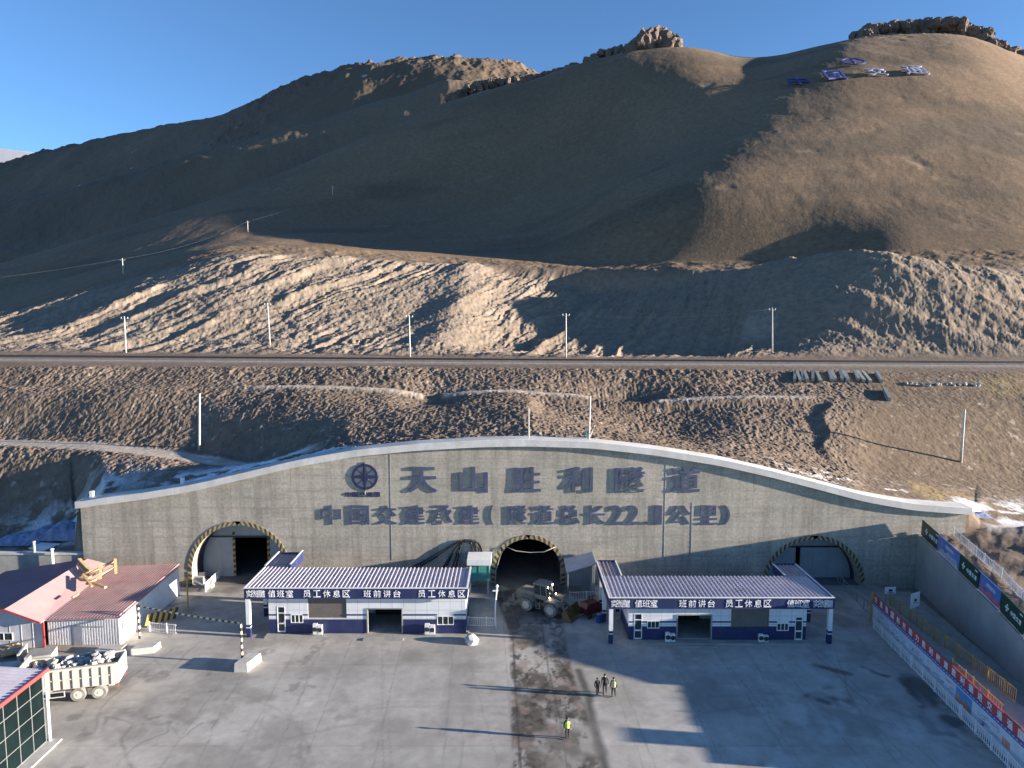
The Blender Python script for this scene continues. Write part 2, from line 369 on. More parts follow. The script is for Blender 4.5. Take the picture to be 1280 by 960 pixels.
# --- what the ground is made of
def C3(*c): return np.array(c, np.float32)
N1 = fbm(XX * .12, YY * .12, 4)[..., None]; N2 = fbm(XX * .9, YY * .9, 3)[..., None]
T3 = np.ones(U.shape + (3,)) * C3(.165, .125, .095)
def lay(T, m, c): return T * (1 - m[..., None]) + np.asarray(c) * m[..., None]
T3 = T3 * (1 + .25 * N1)
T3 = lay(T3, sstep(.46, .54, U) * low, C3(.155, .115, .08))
T3 = lay(T3, sstep(.1, .5, fbm(XX * .07 + 8, YY * .09, 3)) * low * sstep(.5, .6, U) * .8, C3(.26, .19, .095))
T3 = lay(T3, low * sstep(.0, .5, -clod + .2) * .35, C3(.15, .115, .09))
T3 = lay(T3, low * sstep(.45, .75, fbm(XX * 1.4, YY * 1.4, 3) + .25 * clod) * .7, C3(.36, .31, .26))
T3 = lay(T3, road * .9, C3(.40, .36, .31)); T3 = lay(T3, berm * .95, C3(.44, .37, .30))
rl = band(rowy(6), rowy(8), .8); T3 = lay(T3, rl, C3(.20, .17, .145)); T3 = lay(T3, rl * np.clip(1 - np.abs(YY - rowy(7) + 2.2) / 1.4, 0, 1), C3(.32, .29, .26))
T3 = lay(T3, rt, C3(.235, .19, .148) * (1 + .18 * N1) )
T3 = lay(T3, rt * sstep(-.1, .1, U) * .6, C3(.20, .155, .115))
hh = sstep(-4, 8, YY - rowy(9))
T3 = lay(T3, hh, C3(.18, .124, .078) * (1 + .28 * fbm(XX * .02, YY * .015, 4)[..., None] + .16 * N2))
T3 = lay(T3, hl * sstep(.08, .5, fbm(XX * .016 + 5, YY * .05 + 2, 4)) * .55, C3(.085, .07, .052))
T3 = lay(T3, hl * sstep(0, .3, scar) * .45, C3(.24, .19, .13))
T3 = lay(T3, hl * sstep(.2, .55, fbm(XX * .01 + 25, YY * .02 + 12, 3)) * .5, C3(.18, .13, .08))
T3 = lay(T3, sstep(0, 40, YY - rowy(14)), C3(.15, .112, .078) * (1 + .3 * fbm(XX * .01, YY * .01, 4)[..., None]))
T3 = lay(T3, rockm * sstep(-.2, .3, ridged(XX * .04, YY * .04, 5, .62)), C3(.135, .10, .076) * (1 + .3 * N2))
T3 = lay(T3, np.clip(nearrock * 1.6, 0, 1), C3(.24, .18, .14) * (1 + .3 * N2))
T3 = lay(T3, T_gul * .6, C3(.36, .30, .24))
# snow: far summit, streaks, hollows behind the wall
snow = sstep(1400, 2400, YY) * 1.0
snow = np.maximum(snow, bk * sstep(.64, .7, fbm(XX * .05 + 60, YY * .10, 4, .6) + .1 * N2[..., 0]) * .6)
snowL = np.exp(-((YY - 86 - .0 * XX) / 3.4) ** 2) * sstep(-.56, -.5, U) * (1 - sstep(-.28, -.2, U)) * sstep(-.2, .15, fbm(XX * .35, YY * .6, 3) + .12) * (YY > 82)
snowR = np.exp(-((YY - 86.5) / 3.5) ** 2) * sstep(.64, .68, U) * sstep(-.3, .1, fbm(XX * .3, YY * .5, 3)) * (YY > 78)
snowT = road * sstep(.1, .4, fbm(XX * .25 + 3, YY * .7, 3)) * sstep(-.5, -.4, U) * .7
snowB = sstep(.25, .45, fbm(XX * .4, YY * 1.0 + 9, 3)) * low * np.exp(-((YY - 89) / 3) ** 2) * sstep(.3, .5, U) * .6
heap = np.exp(-(((XX + 58) / 8) ** 2 + ((YY - 88) / 3.5) ** 2)) * sstep(-.2, .2, fbm(XX * .6, YY * .6, 3) + .1)
T3 = lay(T3, snow * (YY > 1300), C3(.36, .38, .42))
snow = snow * (YY < 1300)
for s_ in (snow, snowL, snowR, snowT, snowB, heap): T3 = lay(T3, np.clip(s_, 0, 1), C3(.72, .74, .78))
T3 = lay(T3, front * (1 - bank), C3(.24, .215, .185) * (1 + .2 * N1))
TT = np.concatenate([np.clip(T3, .01, .9), np.ones(U.shape + (1,))], -1)
qx = (XX[:-1, :-1] + XX[1:, 1:]) / 2; qy = (YY[:-1, :-1] + YY[1:, 1:]) / 2; skip = np.zeros(qx.shape, bool)
for a in ARCH: skip |= (np.abs(qx - a.x) < a.ri + .4) & (qy > YW + 1.3) & (qy < YW + 1.41)
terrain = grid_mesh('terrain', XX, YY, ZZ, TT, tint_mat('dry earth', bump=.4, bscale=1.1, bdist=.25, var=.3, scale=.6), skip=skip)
tag(terrain, kind='structure')

def height(x, y):
    """height of the ground sheet"""
    u = x / y; i = np.clip(np.searchsorted(ry, y) - 1, 0, len(ry) - 2); j = np.clip(np.searchsorted(cu, u) - 1, 0, len(cu) - 2)
    fy = (y - ry[i]) / (ry[i + 1] - ry[i]); fx = (u - cu[j]) / (cu[j + 1] - cu[j])
    return float((ZZ[i, j] * (1 - fx) + ZZ[i, j + 1] * fx) * (1 - fy) + (ZZ[i + 1, j] * (1 - fx) + ZZ[i + 1, j + 1] * fx) * fy)
def hit(px, py, y0=82., y1=1200.):
    """point of the ground sheet on the line of sight"""
    d = ray(px, py); y = y0; step = .15
    while y < y1:
        x = d[0] / d[1] * y; z = H + d[2] / d[1] * y
        if height(x, y) >= z: return Vector((x, y, z))
        y += step * max(1, y / 150)
    return Vector((x, y, z))

# ================================================================ materials of the works
def col(name, *a, **k): return mat(name, *a, **k)
M_conc = mat('old concrete', (.33, .325, .30), .9, var=.18, scale=.8, dirt=(.16, .15, .13), dirt_amt=.5, bump=.3)
M_conc_l = mat('pale concrete', (.50, .49, .46), .9, var=.15, scale=.7, dirt=(.24, .22, .2), dirt_amt=.5, bump=.2)
M_white = mat('white paint', (.74, .75, .76), .6, var=.07, scale=1.2, dirt=(.42, .40, .37), dirt_amt=.5)
M_blue = mat('navy paint', (.016, .026, .10), .5, var=.15, scale=1.5, dirt=(.09, .09, .12), dirt_amt=.35)
M_letter = mat('white lettering', (.8, .8, .82), .6, var=.04)
M_zinc = mat('galvanised sheet', (.52, .51, .53), .5, metal=.0, var=.14, scale=.9, dirt=(.30, .27, .26), dirt_amt=.6)
M_steel = mat('grey steel', (.32, .33, .34), .5, metal=.3, var=.15, scale=3)
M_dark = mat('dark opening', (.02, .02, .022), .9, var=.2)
M_black = mat('black rubber', (.025, .025, .027), .8, var=.2, scale=4, dirt=(.12, .11, .1), dirt_amt=.5)
M_shutter = mat('brown grey shutter', (.145, .13, .115), .8, var=.12, scale=2, dirt=(.22, .2, .18), dirt_amt=.4)
M_glass = mat('dark window glass', (.04, .055, .06), .15, var=.2, scale=2)
M_yellow = mat('yellow paint', (.42, .28, .07), .6, var=.18, scale=2, dirt=(.2, .15, .1), dirt_amt=.5)
M_blackp = mat('black paint', (.03, .03, .035), .6, var=.2, scale=2)
M_red = mat('red paint', (.45, .05, .05), .6, var=.15, scale=1.5, dirt=(.25, .1, .09), dirt_amt=.4)
M_lining = mat('dark lining', (.05, .05, .055), .95, var=.3, scale=.5)  # even near-black colour for the whole bore
M_gate = mat('blue grey gate panel', (.30, .34, .38), .6, var=.1, scale=.5, dirt=(.18, .19, .2), dirt_amt=.5)
M_rock = mat('grey rubble', (.40, .39, .37), .9, var=.25, scale=1.5, bump=.5)
M_crag = mat('brown crag rock', (.15, .112, .09), .95, var=.35, scale=.12, bump=.8, bscale=.6)
M_char = mat('blue letter face', (.055, .07, .13), .55, var=.14, scale=1.2, dirt=(.17, .17, .21), dirt_amt=.5)
M_emblem = mat('deep blue emblem', (.018, .022, .08), .5, var=.15)
M_wood = mat('yellow timber', (.50, .34, .17), .8, var=.2, scale=3)
M_cable = mat('black cable', (.02, .022, .028), .7, var=.2)
M_blue2 = mat('hill letter blue', (.03, .05, .17), .6, var=.15, scale=.3)
M_blue3 = mat('hill letter pale', (.22, .24, .32), .6, var=.2, scale=.3)

# portal wall concrete: cast lifts, formwork panels, run-off streaks
def wall_material():
    m = bpy.data.materials.new('cast wall concrete'); m.use_nodes = True
    n = m.node_tree.nodes; L = m.node_tree.links; b = n['Principled BSDF']; b.inputs['Roughness'].default_value = .9
    b.inputs['Specular IOR Level'].default_value = .2
    tc = n.new('ShaderNodeTexCoord'); sep = n.new('ShaderNodeSeparateXYZ'); L.new(tc.outputs['Object'], sep.inputs[0])
    cmb = n.new('ShaderNodeCombineXYZ'); L.new(sep.outputs[0], cmb.inputs[0]); L.new(sep.outputs[2], cmb.inputs[1])
    def noise(sx, sy, sc, det=8, ro=.65, off=0):
        mp = n.new('ShaderNodeMapping'); mp.inputs['Scale'].default_value = (sx, sy, 1); mp.inputs['Location'].default_value = (off, off, off)
        L.new(cmb.outputs[0], mp.inputs[0]); z = n.new('ShaderNodeTexNoise'); z.inputs['Scale'].default_value = sc
        z.inputs['Detail'].default_value = det; z.inputs['Roughness'].default_value = ro; L.new(mp.outputs[0], z.inputs['Vector']); return z.outputs[0]
    def rng(x, a, b_, c, d):
        r = n.new('ShaderNodeMapRange'); r.inputs[1].default_value = a; r.inputs[2].default_value = b_; r.inputs[3].default_value = c; r.inputs[4].default_value = d
        L.new(x, r.inputs[0]); return r.outputs[0]
    def mix(f, a, c):
        q = n.new('ShaderNodeMix'); q.data_type = 'RGBA'; L.new(f, q.inputs[0])
        if isinstance(a, tuple): q.inputs[6].default_value = (*a, 1)
        else: L.new(a, q.inputs[6])
        if isinstance(c, tuple): q.inputs[7].default_value = (*c, 1)
        else: L.new(c, q.inputs[7])
        return q.outputs[2]
    c = mix(rng(noise(1, 1, .12), .35, .65, 0, 1), (.33, .315, .265), (.45, .405, .345))
    c = mix(rng(noise(1, .08, 1.1, off=4), .45, .68, 0, .75), c, (.24, .22, .19))       # streaks down the face
    c = mix(rng(noise(.12, 1.4, 1.0, off=9), .5, .72, 0, .65), c, (.24, .215, .19))       # lift bands
    c = mix(rng(noise(1, .5, .25, off=20), .6, .72, 0, .6), c, (.37, .28, .25))          # rust-pink blotches
    c = mix(rng(noise(1, .06, 2.2, 6, off=14), .62, .8, 0, .6), c, (.46, .45, .42))      # lime streaks
    br = n.new('ShaderNodeTexBrick'); br.offset = 0; br.inputs['Scale'].default_value = 1; br.inputs['Mortar Size'].default_value = .028
    br.inputs['Brick Width'].default_value = 2.44; br.inputs['Row Height'].default_value = 1.22; br.inputs['Mortar Smooth'].default_value = .4
    L.new(cmb.outputs[0], br.inputs['Vector'])
    br.inputs['Color1'].default_value = (.93, .93, .93, 1); br.inputs['Color2'].default_value = (1.07, 1.07, 1.07, 1); br.inputs['Mortar'].default_value = (.78, .78, .78, 1)
    mu = n.new('ShaderNodeMix'); mu.data_type = 'RGBA'; mu.blend_type = 'MULTIPLY'; mu.inputs[0].default_value = .8
    L.new(c, mu.inputs[6]); L.new(br.outputs[0], mu.inputs[7])
    fine = rng(noise(1, 1, 3.0, 8, .75, off=2), .3, .7, .7, 1.3)
    sc = n.new('ShaderNodeVectorMath'); sc.operation = 'SCALE'; L.new(mu.outputs[2], sc.inputs[0]); L.new(fine, sc.inputs['Scale'])
    L.new(sc.outputs[0], b.inputs['Base Color'])
    bp = n.new('ShaderNodeBump'); bp.inputs['Strength'].default_value = .25; bp.inputs['Distance'].default_value = .03
    L.new(noise(1, 1, 2.0, off=7), bp.inputs['Height']); L.new(bp.outputs[0], b.inputs['Normal'])
    return m
M_wall = wall_material()

# ================================================================ PLAZA
def plaza():
    dx = .13
    xs = np.arange(-62, 46.5, dx); ys = np.arange(30, YW + 3, dx)
    X, Y = np.meshgrid(xs, ys); Z = np.zeros_like(X)
    base = np.array([.40, .38, .345], np.float32)
    T = np.ones(X.shape + (3,)) * base
    def lay(T, m, c): return T * (1 - m[..., None]) + np.asarray(c) * m[..., None]
    T *= (1 + .32 * fbm(X * .12, Y * .16, 5, .6))[..., None] * (1 + .14 * fbm(X * 1.1, Y * 1.1, 3))[..., None]
    # slab direction: joints run towards the wall, slightly to the left
    P = X + .045 * (Y - 50)
    # wheel-swept lighter bands across the yard and scraped streaks
    T = lay(T, sstep(.1, .55, fbm(X * .05 + 30, Y * .9, 3)) * .28 * sstep(72, 58, Y), (.46, .47, .43))
    T = lay(T, sstep(.1, .5, fbm(X * .5 + 3, Y * .05 + 8, 4)) * .3, (.245, .235, .22))
    # slabs differ a little
    T *= (1 + .05 * (_T[(np.floor(P / 5.2)).astype(int) & 511, np.floor(Y / 6.2).astype(int) & 511] * 2 - 1))[..., None]
    wob = .05 * fbm(X * .8, Y * .8, 2)
    T = lay(T, np.clip(1 - np.abs(((P + wob) / 5.2) % 1 - .5) * 0 - np.minimum(((P + wob) / 5.2) % 1, 1 - ((P + wob) / 5.2) % 1) * 5.2 / .09, 0, 1) * .35 * (X > -28), (.12, .115, .11))
    T = lay(T, np.clip(1 - np.minimum(((Y + wob) / 6.2) % 1, 1 - ((Y + wob) / 6.2) % 1) * 6.2 / .08, 0, 1) * .22, (.14, .13, .12))
    def W(pts): return [tuple(gnd(a, b).xy) for a, b in pts]
    # muddy haul lane from the middle tunnel
    xl = np.interp(Y, [gnd(0, b).y for b in (960, 860, 790, 735)], [gnd(a, b).x for a, b in ((640, 960), (638, 860), (636, 790), (614, 735))])
    xr = np.interp(Y, [gnd(0, b).y for b in (960, 900, 840, 790, 735)], [gnd(a, b).x for a, b in ((752, 960), (738, 900), (716, 840), (705, 790), (705, 735))])
    lane = sstep(-.15, .25, X - xl + .5 * wob) * sstep(-.2, .3, xr - X + wob)
    mud = sstep(-.15, .35, fbm(X * .5, Y * .42 + 5, 4) + .15)
    T = lay(T, lane * mud * .9, (.085, .073, .06)); T = lay(T, lane * sstep(.0, .35, fbm(X * 1.6, Y * 1.1, 4, .7)) * .85, (.05, .044, .037)); T = lay(T, lane * sstep(.25, .45, fbm(X * 1.1 + 9, Y * .7 + 3, 4, .7)) * .6, (.36, .34, .31)); T = lay(T, lane * sstep(.1, .4, fbm(X * .9 + 7, Y * .9, 3)) * .6, (.30, .23, .19))
    xm = xl + (xr - xl) * .62
    T = lay(T, lane * sstep(.6, .0, np.abs(((Y) % 3.1) - 1.5)) * sstep(0, .4, fbm(X * .4, Y * .3, 2)) * .5, (.09, .08, .07))
    T = lay(T, np.clip(1 - np.abs(X - xm) / .12, 0, 1) * .8 * (Y < 72), (.07, .065, .06))
    edge = W([(723, 838), (735, 870), (742, 905), (756, 960)])
    T = lay(T, np.clip(1.3 - pline_dist(X + wob * 3, Y, edge) / .45, 0, 1) * .85, (.07, .068, .06))
    T = lay(T, np.clip(1.3 - pline_dist(X + wob * 2, Y, W([(641, 790), (645, 870), (650, 960)])) / .13, 0, 1) * .8, (.06, .055, .05))
    # steel trench cover in front of the middle tunnel
    T = lay(T, ((X > xl + .2) & (X < gnd(688, 770).x) & (np.abs(Y - gnd(0, 772).y) < 1.6)).astype(float) * .6, (.07, .08, .08))
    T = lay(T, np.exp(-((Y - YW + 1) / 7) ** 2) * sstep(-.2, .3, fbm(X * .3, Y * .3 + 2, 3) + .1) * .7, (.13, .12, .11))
    # tar-sealed cracks on the left of the yard
    wx = X + .35 * fbm(X * .5, Y * .5, 3); wy = Y + .35 * fbm(X * .5 + 9, Y * .5, 3)
    for pts, r_ in (([(310, 830), (275, 890), (245, 960)], .05), ([(406, 800), (380, 859), (335, 960)], .07), ([(215, 812), (160, 850), (128, 885), (118, 915), (85, 925)], .12),
                    ([(128, 915), (135, 895), (165, 905), (150, 925), (168, 960)], .13), ([(190, 820), (210, 842), (250, 800)], .10), ([(215, 900), (210, 915), (168, 933), (148, 958)], .08),
                    ([(150, 855), (170, 838), (188, 838), (180, 850), (155, 860)], .09), ([(255, 905), (225, 925), (215, 905)], .06), ([(1085, 905), (1060, 860), (1045, 815)], .08),
                    ([(1000, 800), (1040, 838), (1090, 880)], .10), ([(910, 835), (960, 890), (1000, 950)], .05), ([(860, 870), (900, 960)], .05)):
        T = lay(T, np.clip(1.4 - pline_dist(wx, wy, W(pts)) / r_, 0, 1) * .5 * (.4 + .6 * sstep(-.3, .3, fbm(X * .6, Y * .6, 2))), (.14, .13, .12))
    for (a, b, rx, ry_) in ((190, 848, 1.2, .9), (165, 890, 1.6, 1.2), (215, 900, 2.2, .9), (260, 905, 1.0, .8)):
        g = gnd(a, b); T = lay(T, np.clip(1.2 - ((X - g.x) / rx) ** 2 - ((Y - g.y) / ry_) ** 2, 0, 1) * sstep(-.3, .2, fbm(X, Y, 3)) * .5, (.17, .165, .155))
    R = np.full(X.shape, .9)
    # tyre arcs
    for cx, cy, r0 in ((-32, 40, 14.), (-30, 42, 16.1), (-8, 34, 19.), (-8, 34, 21.), (22, 38, 17.), (22, 38, 19.)):
        T = lay(T, np.clip(1 - np.abs(np.hypot(X - cx, Y - cy) - r0 - wob * 4) / .28, 0, 1) * sstep(-.2, .4, fbm(X * .2, Y * .2, 2)) * .35, (.20, .195, .185))
    for k in range(26):
        x0_ = -20 + 2.4 * k + 1.7 * math.sin(k * 2.3); sl_ = .10 + .12 * math.sin(k * 1.7) - .004 * x0_
        T = lay(T, np.clip(1 - np.abs(X - x0_ + sl_ * (Y - 50) + wob * 3) / .09, 0, 1) * sstep(-.1, .4, fbm(X * .1 + k, Y * .12, 2)) * .4, (.19, .185, .175))
    T = lay(T, sstep(.05, .4, fbm(X * .22 + 50, Y * .25, 5, .6)) * .5, (.23, .215, .19))
    T = lay(T, sstep(.3, .5, fbm(X * .5 + 15, Y * .45, 5, .65)) * sstep(-8, -20, X) * .5, (.15, .14, .125))
    # damp runs along the right hand hoarding
    for pts, r_ in (([(1140, 850), (1175, 880), (1200, 910), (1240, 940), (1280, 955)], 1.1), ([(1130, 848), (1160, 900), (1170, 915)], .45), ([(1080, 835), (1110, 845)], .25),
                    ([(1045, 866), (1056, 878)], .8), ([(1018, 832), (1060, 842)], .35), ([(1165, 915), (1210, 920), (1280, 930)], .35), ([(1012, 870), (1035, 878)], .35)):
        m_ = np.clip(1.5 - pline_dist(wx, wy, W(pts)) / r_, 0, 1) * sstep(-.5, .1, fbm(X * .7, Y * .7 + 3, 3))
        T = lay(T, m_ * .85, (.06, .058, .055)); R = R * (1 - m_) + .35 * m_
    fr = sstep(.15, .5, fbm(X * .35 + 3, Y * .25 + 8, 4)) * sstep(8, 18, X)
    T = lay(T, fr * .35, (.52, .53, .55))
    # bare earth at the left, around the sheds
    e_ = sstep(-41, -45, X + 2 * fbm(X * .2, Y * .2, 3)) * sstep(56, 60, Y)
    T = lay(T, e_ * .85, (.27, .225, .18))
    TT = np.concatenate([np.clip(T, .02, .85), R[..., None]], -1)
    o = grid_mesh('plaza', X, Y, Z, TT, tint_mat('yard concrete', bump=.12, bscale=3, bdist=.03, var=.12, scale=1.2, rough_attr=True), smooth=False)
    tag(o, kind='structure')
plaza()

# ================================================================ PORTAL WALL
cop = [at(a, b, YW) for a, b in COPING]
cxs = np.array([p.x for p in cop]); czs = np.array([p.z for p in cop])
def topz(x):
    # smooth curve through the surveyed points
    t = np.clip(x, cxs[0], cxs[-1]); k = np.linspace(-2.2, 2.2, 9); wt = np.exp(-.5 * (k / 1.1) ** 2)
    return float((np.interp(np.clip(t + k, cxs[0], cxs[-1]), cxs, czs) * wt).sum() / wt.sum())
XL, XR = cxs[0] + .3, cxs[-1] - .3
COPH = .85
def arch_bottom(x):
    for a in ARCH:
        if abs(x - a.x) < a.ri: return max(0, a.zc + math.sqrt(a.ri ** 2 - (x - a.x) ** 2)), a
    return 0, None
def portal_wall():
    root = thing('portal_wall', 'curved grey concrete tunnel portal wall with three arched openings', 'portal wall', (0, YW, 0))
    ex = set(np.linspace(XL, XR, 180).tolist())
    for a in ARCH:
        ex = {x for x in ex if abs(x - a.x) > a.ri + .05}
        ex |= {a.x + a.ri * math.cos(t) for t in np.linspace(0, math.pi, 49)}
        ex |= {a.x - a.ri, a.x + a.ri}
    ex = sorted(ex); mb = MB(); T_ = 1.6
    for x0, x1 in zip(ex[:-1], ex[1:]):
        if x1 - x0 < 1e-5: continue
        xm = (x0 + x1) / 2; _, a = arch_bottom(xm)
        def bz(x): return 0 if a is None else a.zc + math.sqrt(max(0, a.ri ** 2 - (x - a.x) ** 2))
        zt0, zt1 = topz(x0) - .1, topz(x1) - .1; b0, b1 = bz(x0) if a else -.3, bz(x1) if a else -.3
        mb.quad((x0, 0, b0), (x1, 0, b1), (x1, 0, zt1), (x0, 0, zt0))
        mb.quad((x0, T_, b0), (x0, T_, zt0), (x1, T_, zt1), (x1, T_, b1))
        mb.quad((x0, 0, zt0), (x1, 0, zt1), (x1, T_, zt1), (x0, T_, zt0))
        if a: mb.quad((x0, 0, b0), (x0, T_, b0), (x1, T_, b1), (x1, 0, b1))
    for a in ARCH:
        for sx in (-1, 1):
            x = a.x + sx * a.ri; mb.quad((x, 0, -.3), (x, T_, -.3), (x, T_, a.zc), (x, 0, a.zc))
    for x in (XL, XR): mb.quad((x, 0, -.3), (x, T_, -.3), (x, T_, topz(x) - .1), (x, 0, topz(x) - .1))
    # slit between vertical jamb and face where arches sit above ground
    mb.build('wall_face', M_wall, root)
    c = MB(); xs = np.linspace(XL - .4, XR + .4, 160); sec = [(-.42, -COPH), (-.42, -.05), (-.36, 0), (1.9, .02), (1.9, -COPH)]
    V = [(x, y, topz(x) + z) for x in xs for y, z in sec]; n = len(sec)
    F = [(i * n + k, i * n + (k + 1) % n, (i + 1) * n + (k + 1) % n, (i + 1) * n + k) for i in range(len(xs) - 1) for k in range(n)]
    F += [tuple(range(n)), tuple(range(len(V) - n, len(V)))[::-1]]
    c.add(V, F); c.build('coping', M_coping, root)
    # cast-in joints and down pipes on the face
    for px_, a0, a1 in ((488, 566, 700), (832, 566, 700), (866, 628, 698)):
        x = at(px_, 600, YW).x; z1 = at(px_, a0, YW).z; z0 = at(px_, a1, YW).z
        MB().tube([(x, -.016, z0), (x, -.016, min(z1, topz(x) - COPH - .02))], .014, 6).build('downpipe', M_steel, root)
M_coping = mat('coping concrete', (.52, .51, .49), .85, var=.14, scale=.5, dirt=(.75, .77, .8), dirt_amt=.6, bump=.2)
portal_wall()

# ---- tunnels behind the openings
def tunnel(a, label, gate=None):
    root = thing('tunnel', label, 'tunnel', (a.x, YW, 0))
    r = a.ri; n = 28; ring = []
    t0 = -math.asin(min(.95, a.zc / r)) if a.zc > 0 else 0
    pts = [(r, 0)] + [(r * math.cos(t), a.zc + r * math.sin(t)) for t in np.linspace(0, math.pi, n)] + [(-r, 0)]
    mb = MB(); dep = 42
    for (x0, z0), (x1, z1) in zip(pts[:-1], pts[1:]):
        mb.quad((x0, 1.6, z0), (x1, 1.6, z1), (x1, dep, z1), (x0, dep, z0))
    mb.add([(x, dep, z) for x, z in pts], [tuple(range(len(pts)))])
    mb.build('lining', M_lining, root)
    MB().quad((-r, .0, .012), (r, 0, .012), (r, dep, .012), (-r, dep, .012)).build('roadway', M_tfloor, root)
    # black and yellow warning trim round the mouth
    tr = MB(); th = np.linspace(-.32, math.pi + .32, 2 * int(26 * r / 4) + 1)
    th = np.linspace(0, math.pi, 2 * int(20 * r / 4) + 1)
    zz = 0
    def P(t, rr, y): return (rr * math.cos(t), y, a.zc + rr * math.sin(t))
    for i, (ta, tb) in enumerate(zip(th[:-1], th[1:])):
        sk = .07 if (ta + tb) / 2 < math.pi / 2 else -.07
        q = [P(ta, a.ri, -.06), P(tb, a.ri, -.06), P(tb + sk, a.ro, -.06), P(ta + sk, a.ro, -.06)]
        b = [(x, 0.0, z) for x, y, z in q]
        tr.hexa(b, q, i % 2)
    for sx in (-1, 1):
        k = 0; z = a.zc - .1
        while z > 0.1:
            z1 = max(z - .3, 0.02); dz = .12
            q = [(sx * a.ri, -.06, z1), (sx * a.ro, -.06, z1 + dz), (sx * a.ro, -.06, z + dz), (sx * a.ri, -.06, z)]
            tr.hexa([(x, 0, zz_) for x, y, zz_ in q], q, k % 2); z = z1; k += 1
            if z1 <= .03: break
    tr.build('warning_trim', [mat('dusty yellow paint', (.36, .28, .12), .8, var=.2, scale=1, dirt=(.25, .23, .2), dirt_amt=.7), mat('dusty black paint', (.05, .05, .05), .8, var=.2, scale=1, dirt=(.2, .19, .18), dirt_amt=.7)], root)
    return root
M_tfloor = mat('tunnel roadway', (.16, .155, .15), .9, var=.25, scale=.5, dirt=(.07, .065, .06), dirt_amt=.6)
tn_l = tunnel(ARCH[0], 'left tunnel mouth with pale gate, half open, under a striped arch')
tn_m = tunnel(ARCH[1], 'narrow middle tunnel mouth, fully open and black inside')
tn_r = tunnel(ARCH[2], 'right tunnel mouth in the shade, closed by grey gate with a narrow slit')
def gate(a, y, open_x, ztop, label):
    """bulkhead with sliding leaves, set back in the mouth"""
    root = thing('gate', label, 'gate', (a.x, YW + y, 0)); r = a.ri - .02
    def half(z): return math.sqrt(max(0, r * r - max(0, z - a.zc) ** 2))
    mb = MB(); N_ = 12; zs = np.linspace(ztop, a.zc + r - .01, N_)
    for z0, z1 in zip(zs[:-1], zs[1:]):
        h0, h1 = half(z0), half(z1)
        mb.hexa([(-h0, 0, z0), (h0, 0, z0), (h0, .3, z0), (-h0, .3, z0)], [(-h1, 0, z1), (h1, 0, z1), (h1, .3, z1), (-h1, .3, z1)])
    mb.build('lintel', M_gate, root)
    x0, x1 = open_x
    zs = np.linspace(0, ztop - .02, 9)
    for s, xe in ((-1, x0), (1, x1)):
        m2 = MB()
        for za, zb in zip(zs[:-1], zs[1:]):
            ha, hb = half(za) * s, half(zb) * s
            m2.hexa([(xe, 0, za), (ha, 0, za), (ha, .25, za), (xe, .25, za)], [(xe, 0, zb), (hb, 0, zb), (hb, .25, zb), (xe, .25, zb)])
        lf = m2.build('gate_leaf', M_gate, root)
        rb = MB(); k = xe + s * 1.6
        while abs(k) < r - .8:
            rb.box(k - .03, k + .03, -.03, 0, .05, min(ztop - .1, 4.6)); k += s * 1.9
        rb.build('seam', M_steel, lf)
    rl_ = MB(); rl_.box(-half(ztop) + .05, half(ztop) - .05, -.14, -.01, ztop - .09, ztop + .1); rl_.build('track_rail', M_blackp, root)
    return root
a = ARCH[0]; ax0 = at(293, 690, YW + 3).x - a.x; ax1 = at(336, 690, YW + 3).x - a.x
g1 = gate(a, 3.0, (ax0, ax1), at(300, 670.5, YW + 3).z, 'pale sliding gate inside the left tunnel, standing open on a black gap')
for xe in (ax0, ax1):
    mb = MB()
    for k in range(16): 
        z = k * .36; mb.hexa([(xe - .16, -.05, z), (xe + .16, -.05, z + .12), (xe + .16, -.001, z + .12), (xe - .16, -.001, z)], [(xe - .16, -.05, z + .36), (xe + .16, -.05, z + .48), (xe + .16, -.001, z + .48), (xe - .16, -.001, z + .36)], k % 2)
    mb.build('edge_stripe', [M_yellow, M_blackp], g1)
a = ARCH[2]; g2 = gate(a, 2.6, (at(994.5, 690, YW + 2.6).x - a.x, at(1000.5, 690, YW + 2.6).x - a.x), at(1010, 683, YW + 2.6).z, 'grey sliding gate inside the right tunnel, shut but for a slit')

# ================================================================ LETTERING
def text_geo(s, size=1., ext=.1, off=0., bold=.0):
    c = bpy.data.curves.new('lettering', 'FONT'); c.body = s; c.size = 1; c.extrude = ext; c.offset = off; c.resolution_u = 3
    o = bpy.data.objects.new('lettering', c); COL.objects.link(o); bpy.context.view_layer.update()
    me = bpy.data.meshes.new_from_object(o); bpy.data.objects.remove(o); bpy.data.curves.remove(c)
    return me
def fit_text(s, name, x0, x1, z0, z1, y, depth, material, parent=None, off=.02, mtx=None, flip=False):
    """glyph block standing upright facing -Y, filling the given box"""
    me = text_geo(s, ext=.5, off=off); me.name = name
    co = np.empty(len(me.vertices) * 3, np.float32); me.vertices.foreach_get('co', co); co = co.reshape(-1, 3)
    mn, mx_ = co.min(0), co.max(0)
    if s == '-': pass
    q = np.empty_like(co)
    q[:, 0] = x0 + (co[:, 0] - mn[0]) / (mx_[0] - mn[0]) * (x1 - x0)
    q[:, 2] = z0 + (co[:, 1] - mn[1]) / (mx_[1] - mn[1]) * (z1 - z0)
    q[:, 1] = y - (co[:, 2] + .5) * depth
    if mtx is not None:
        q = np.array([mtx @ Vector(p) for p in q], np.float32)
    me.vertices.foreach_set('co', q.ravel()); me.materials.clear(); me.materials.append(material); me.update()
    return link_mesh(name, me, parent)
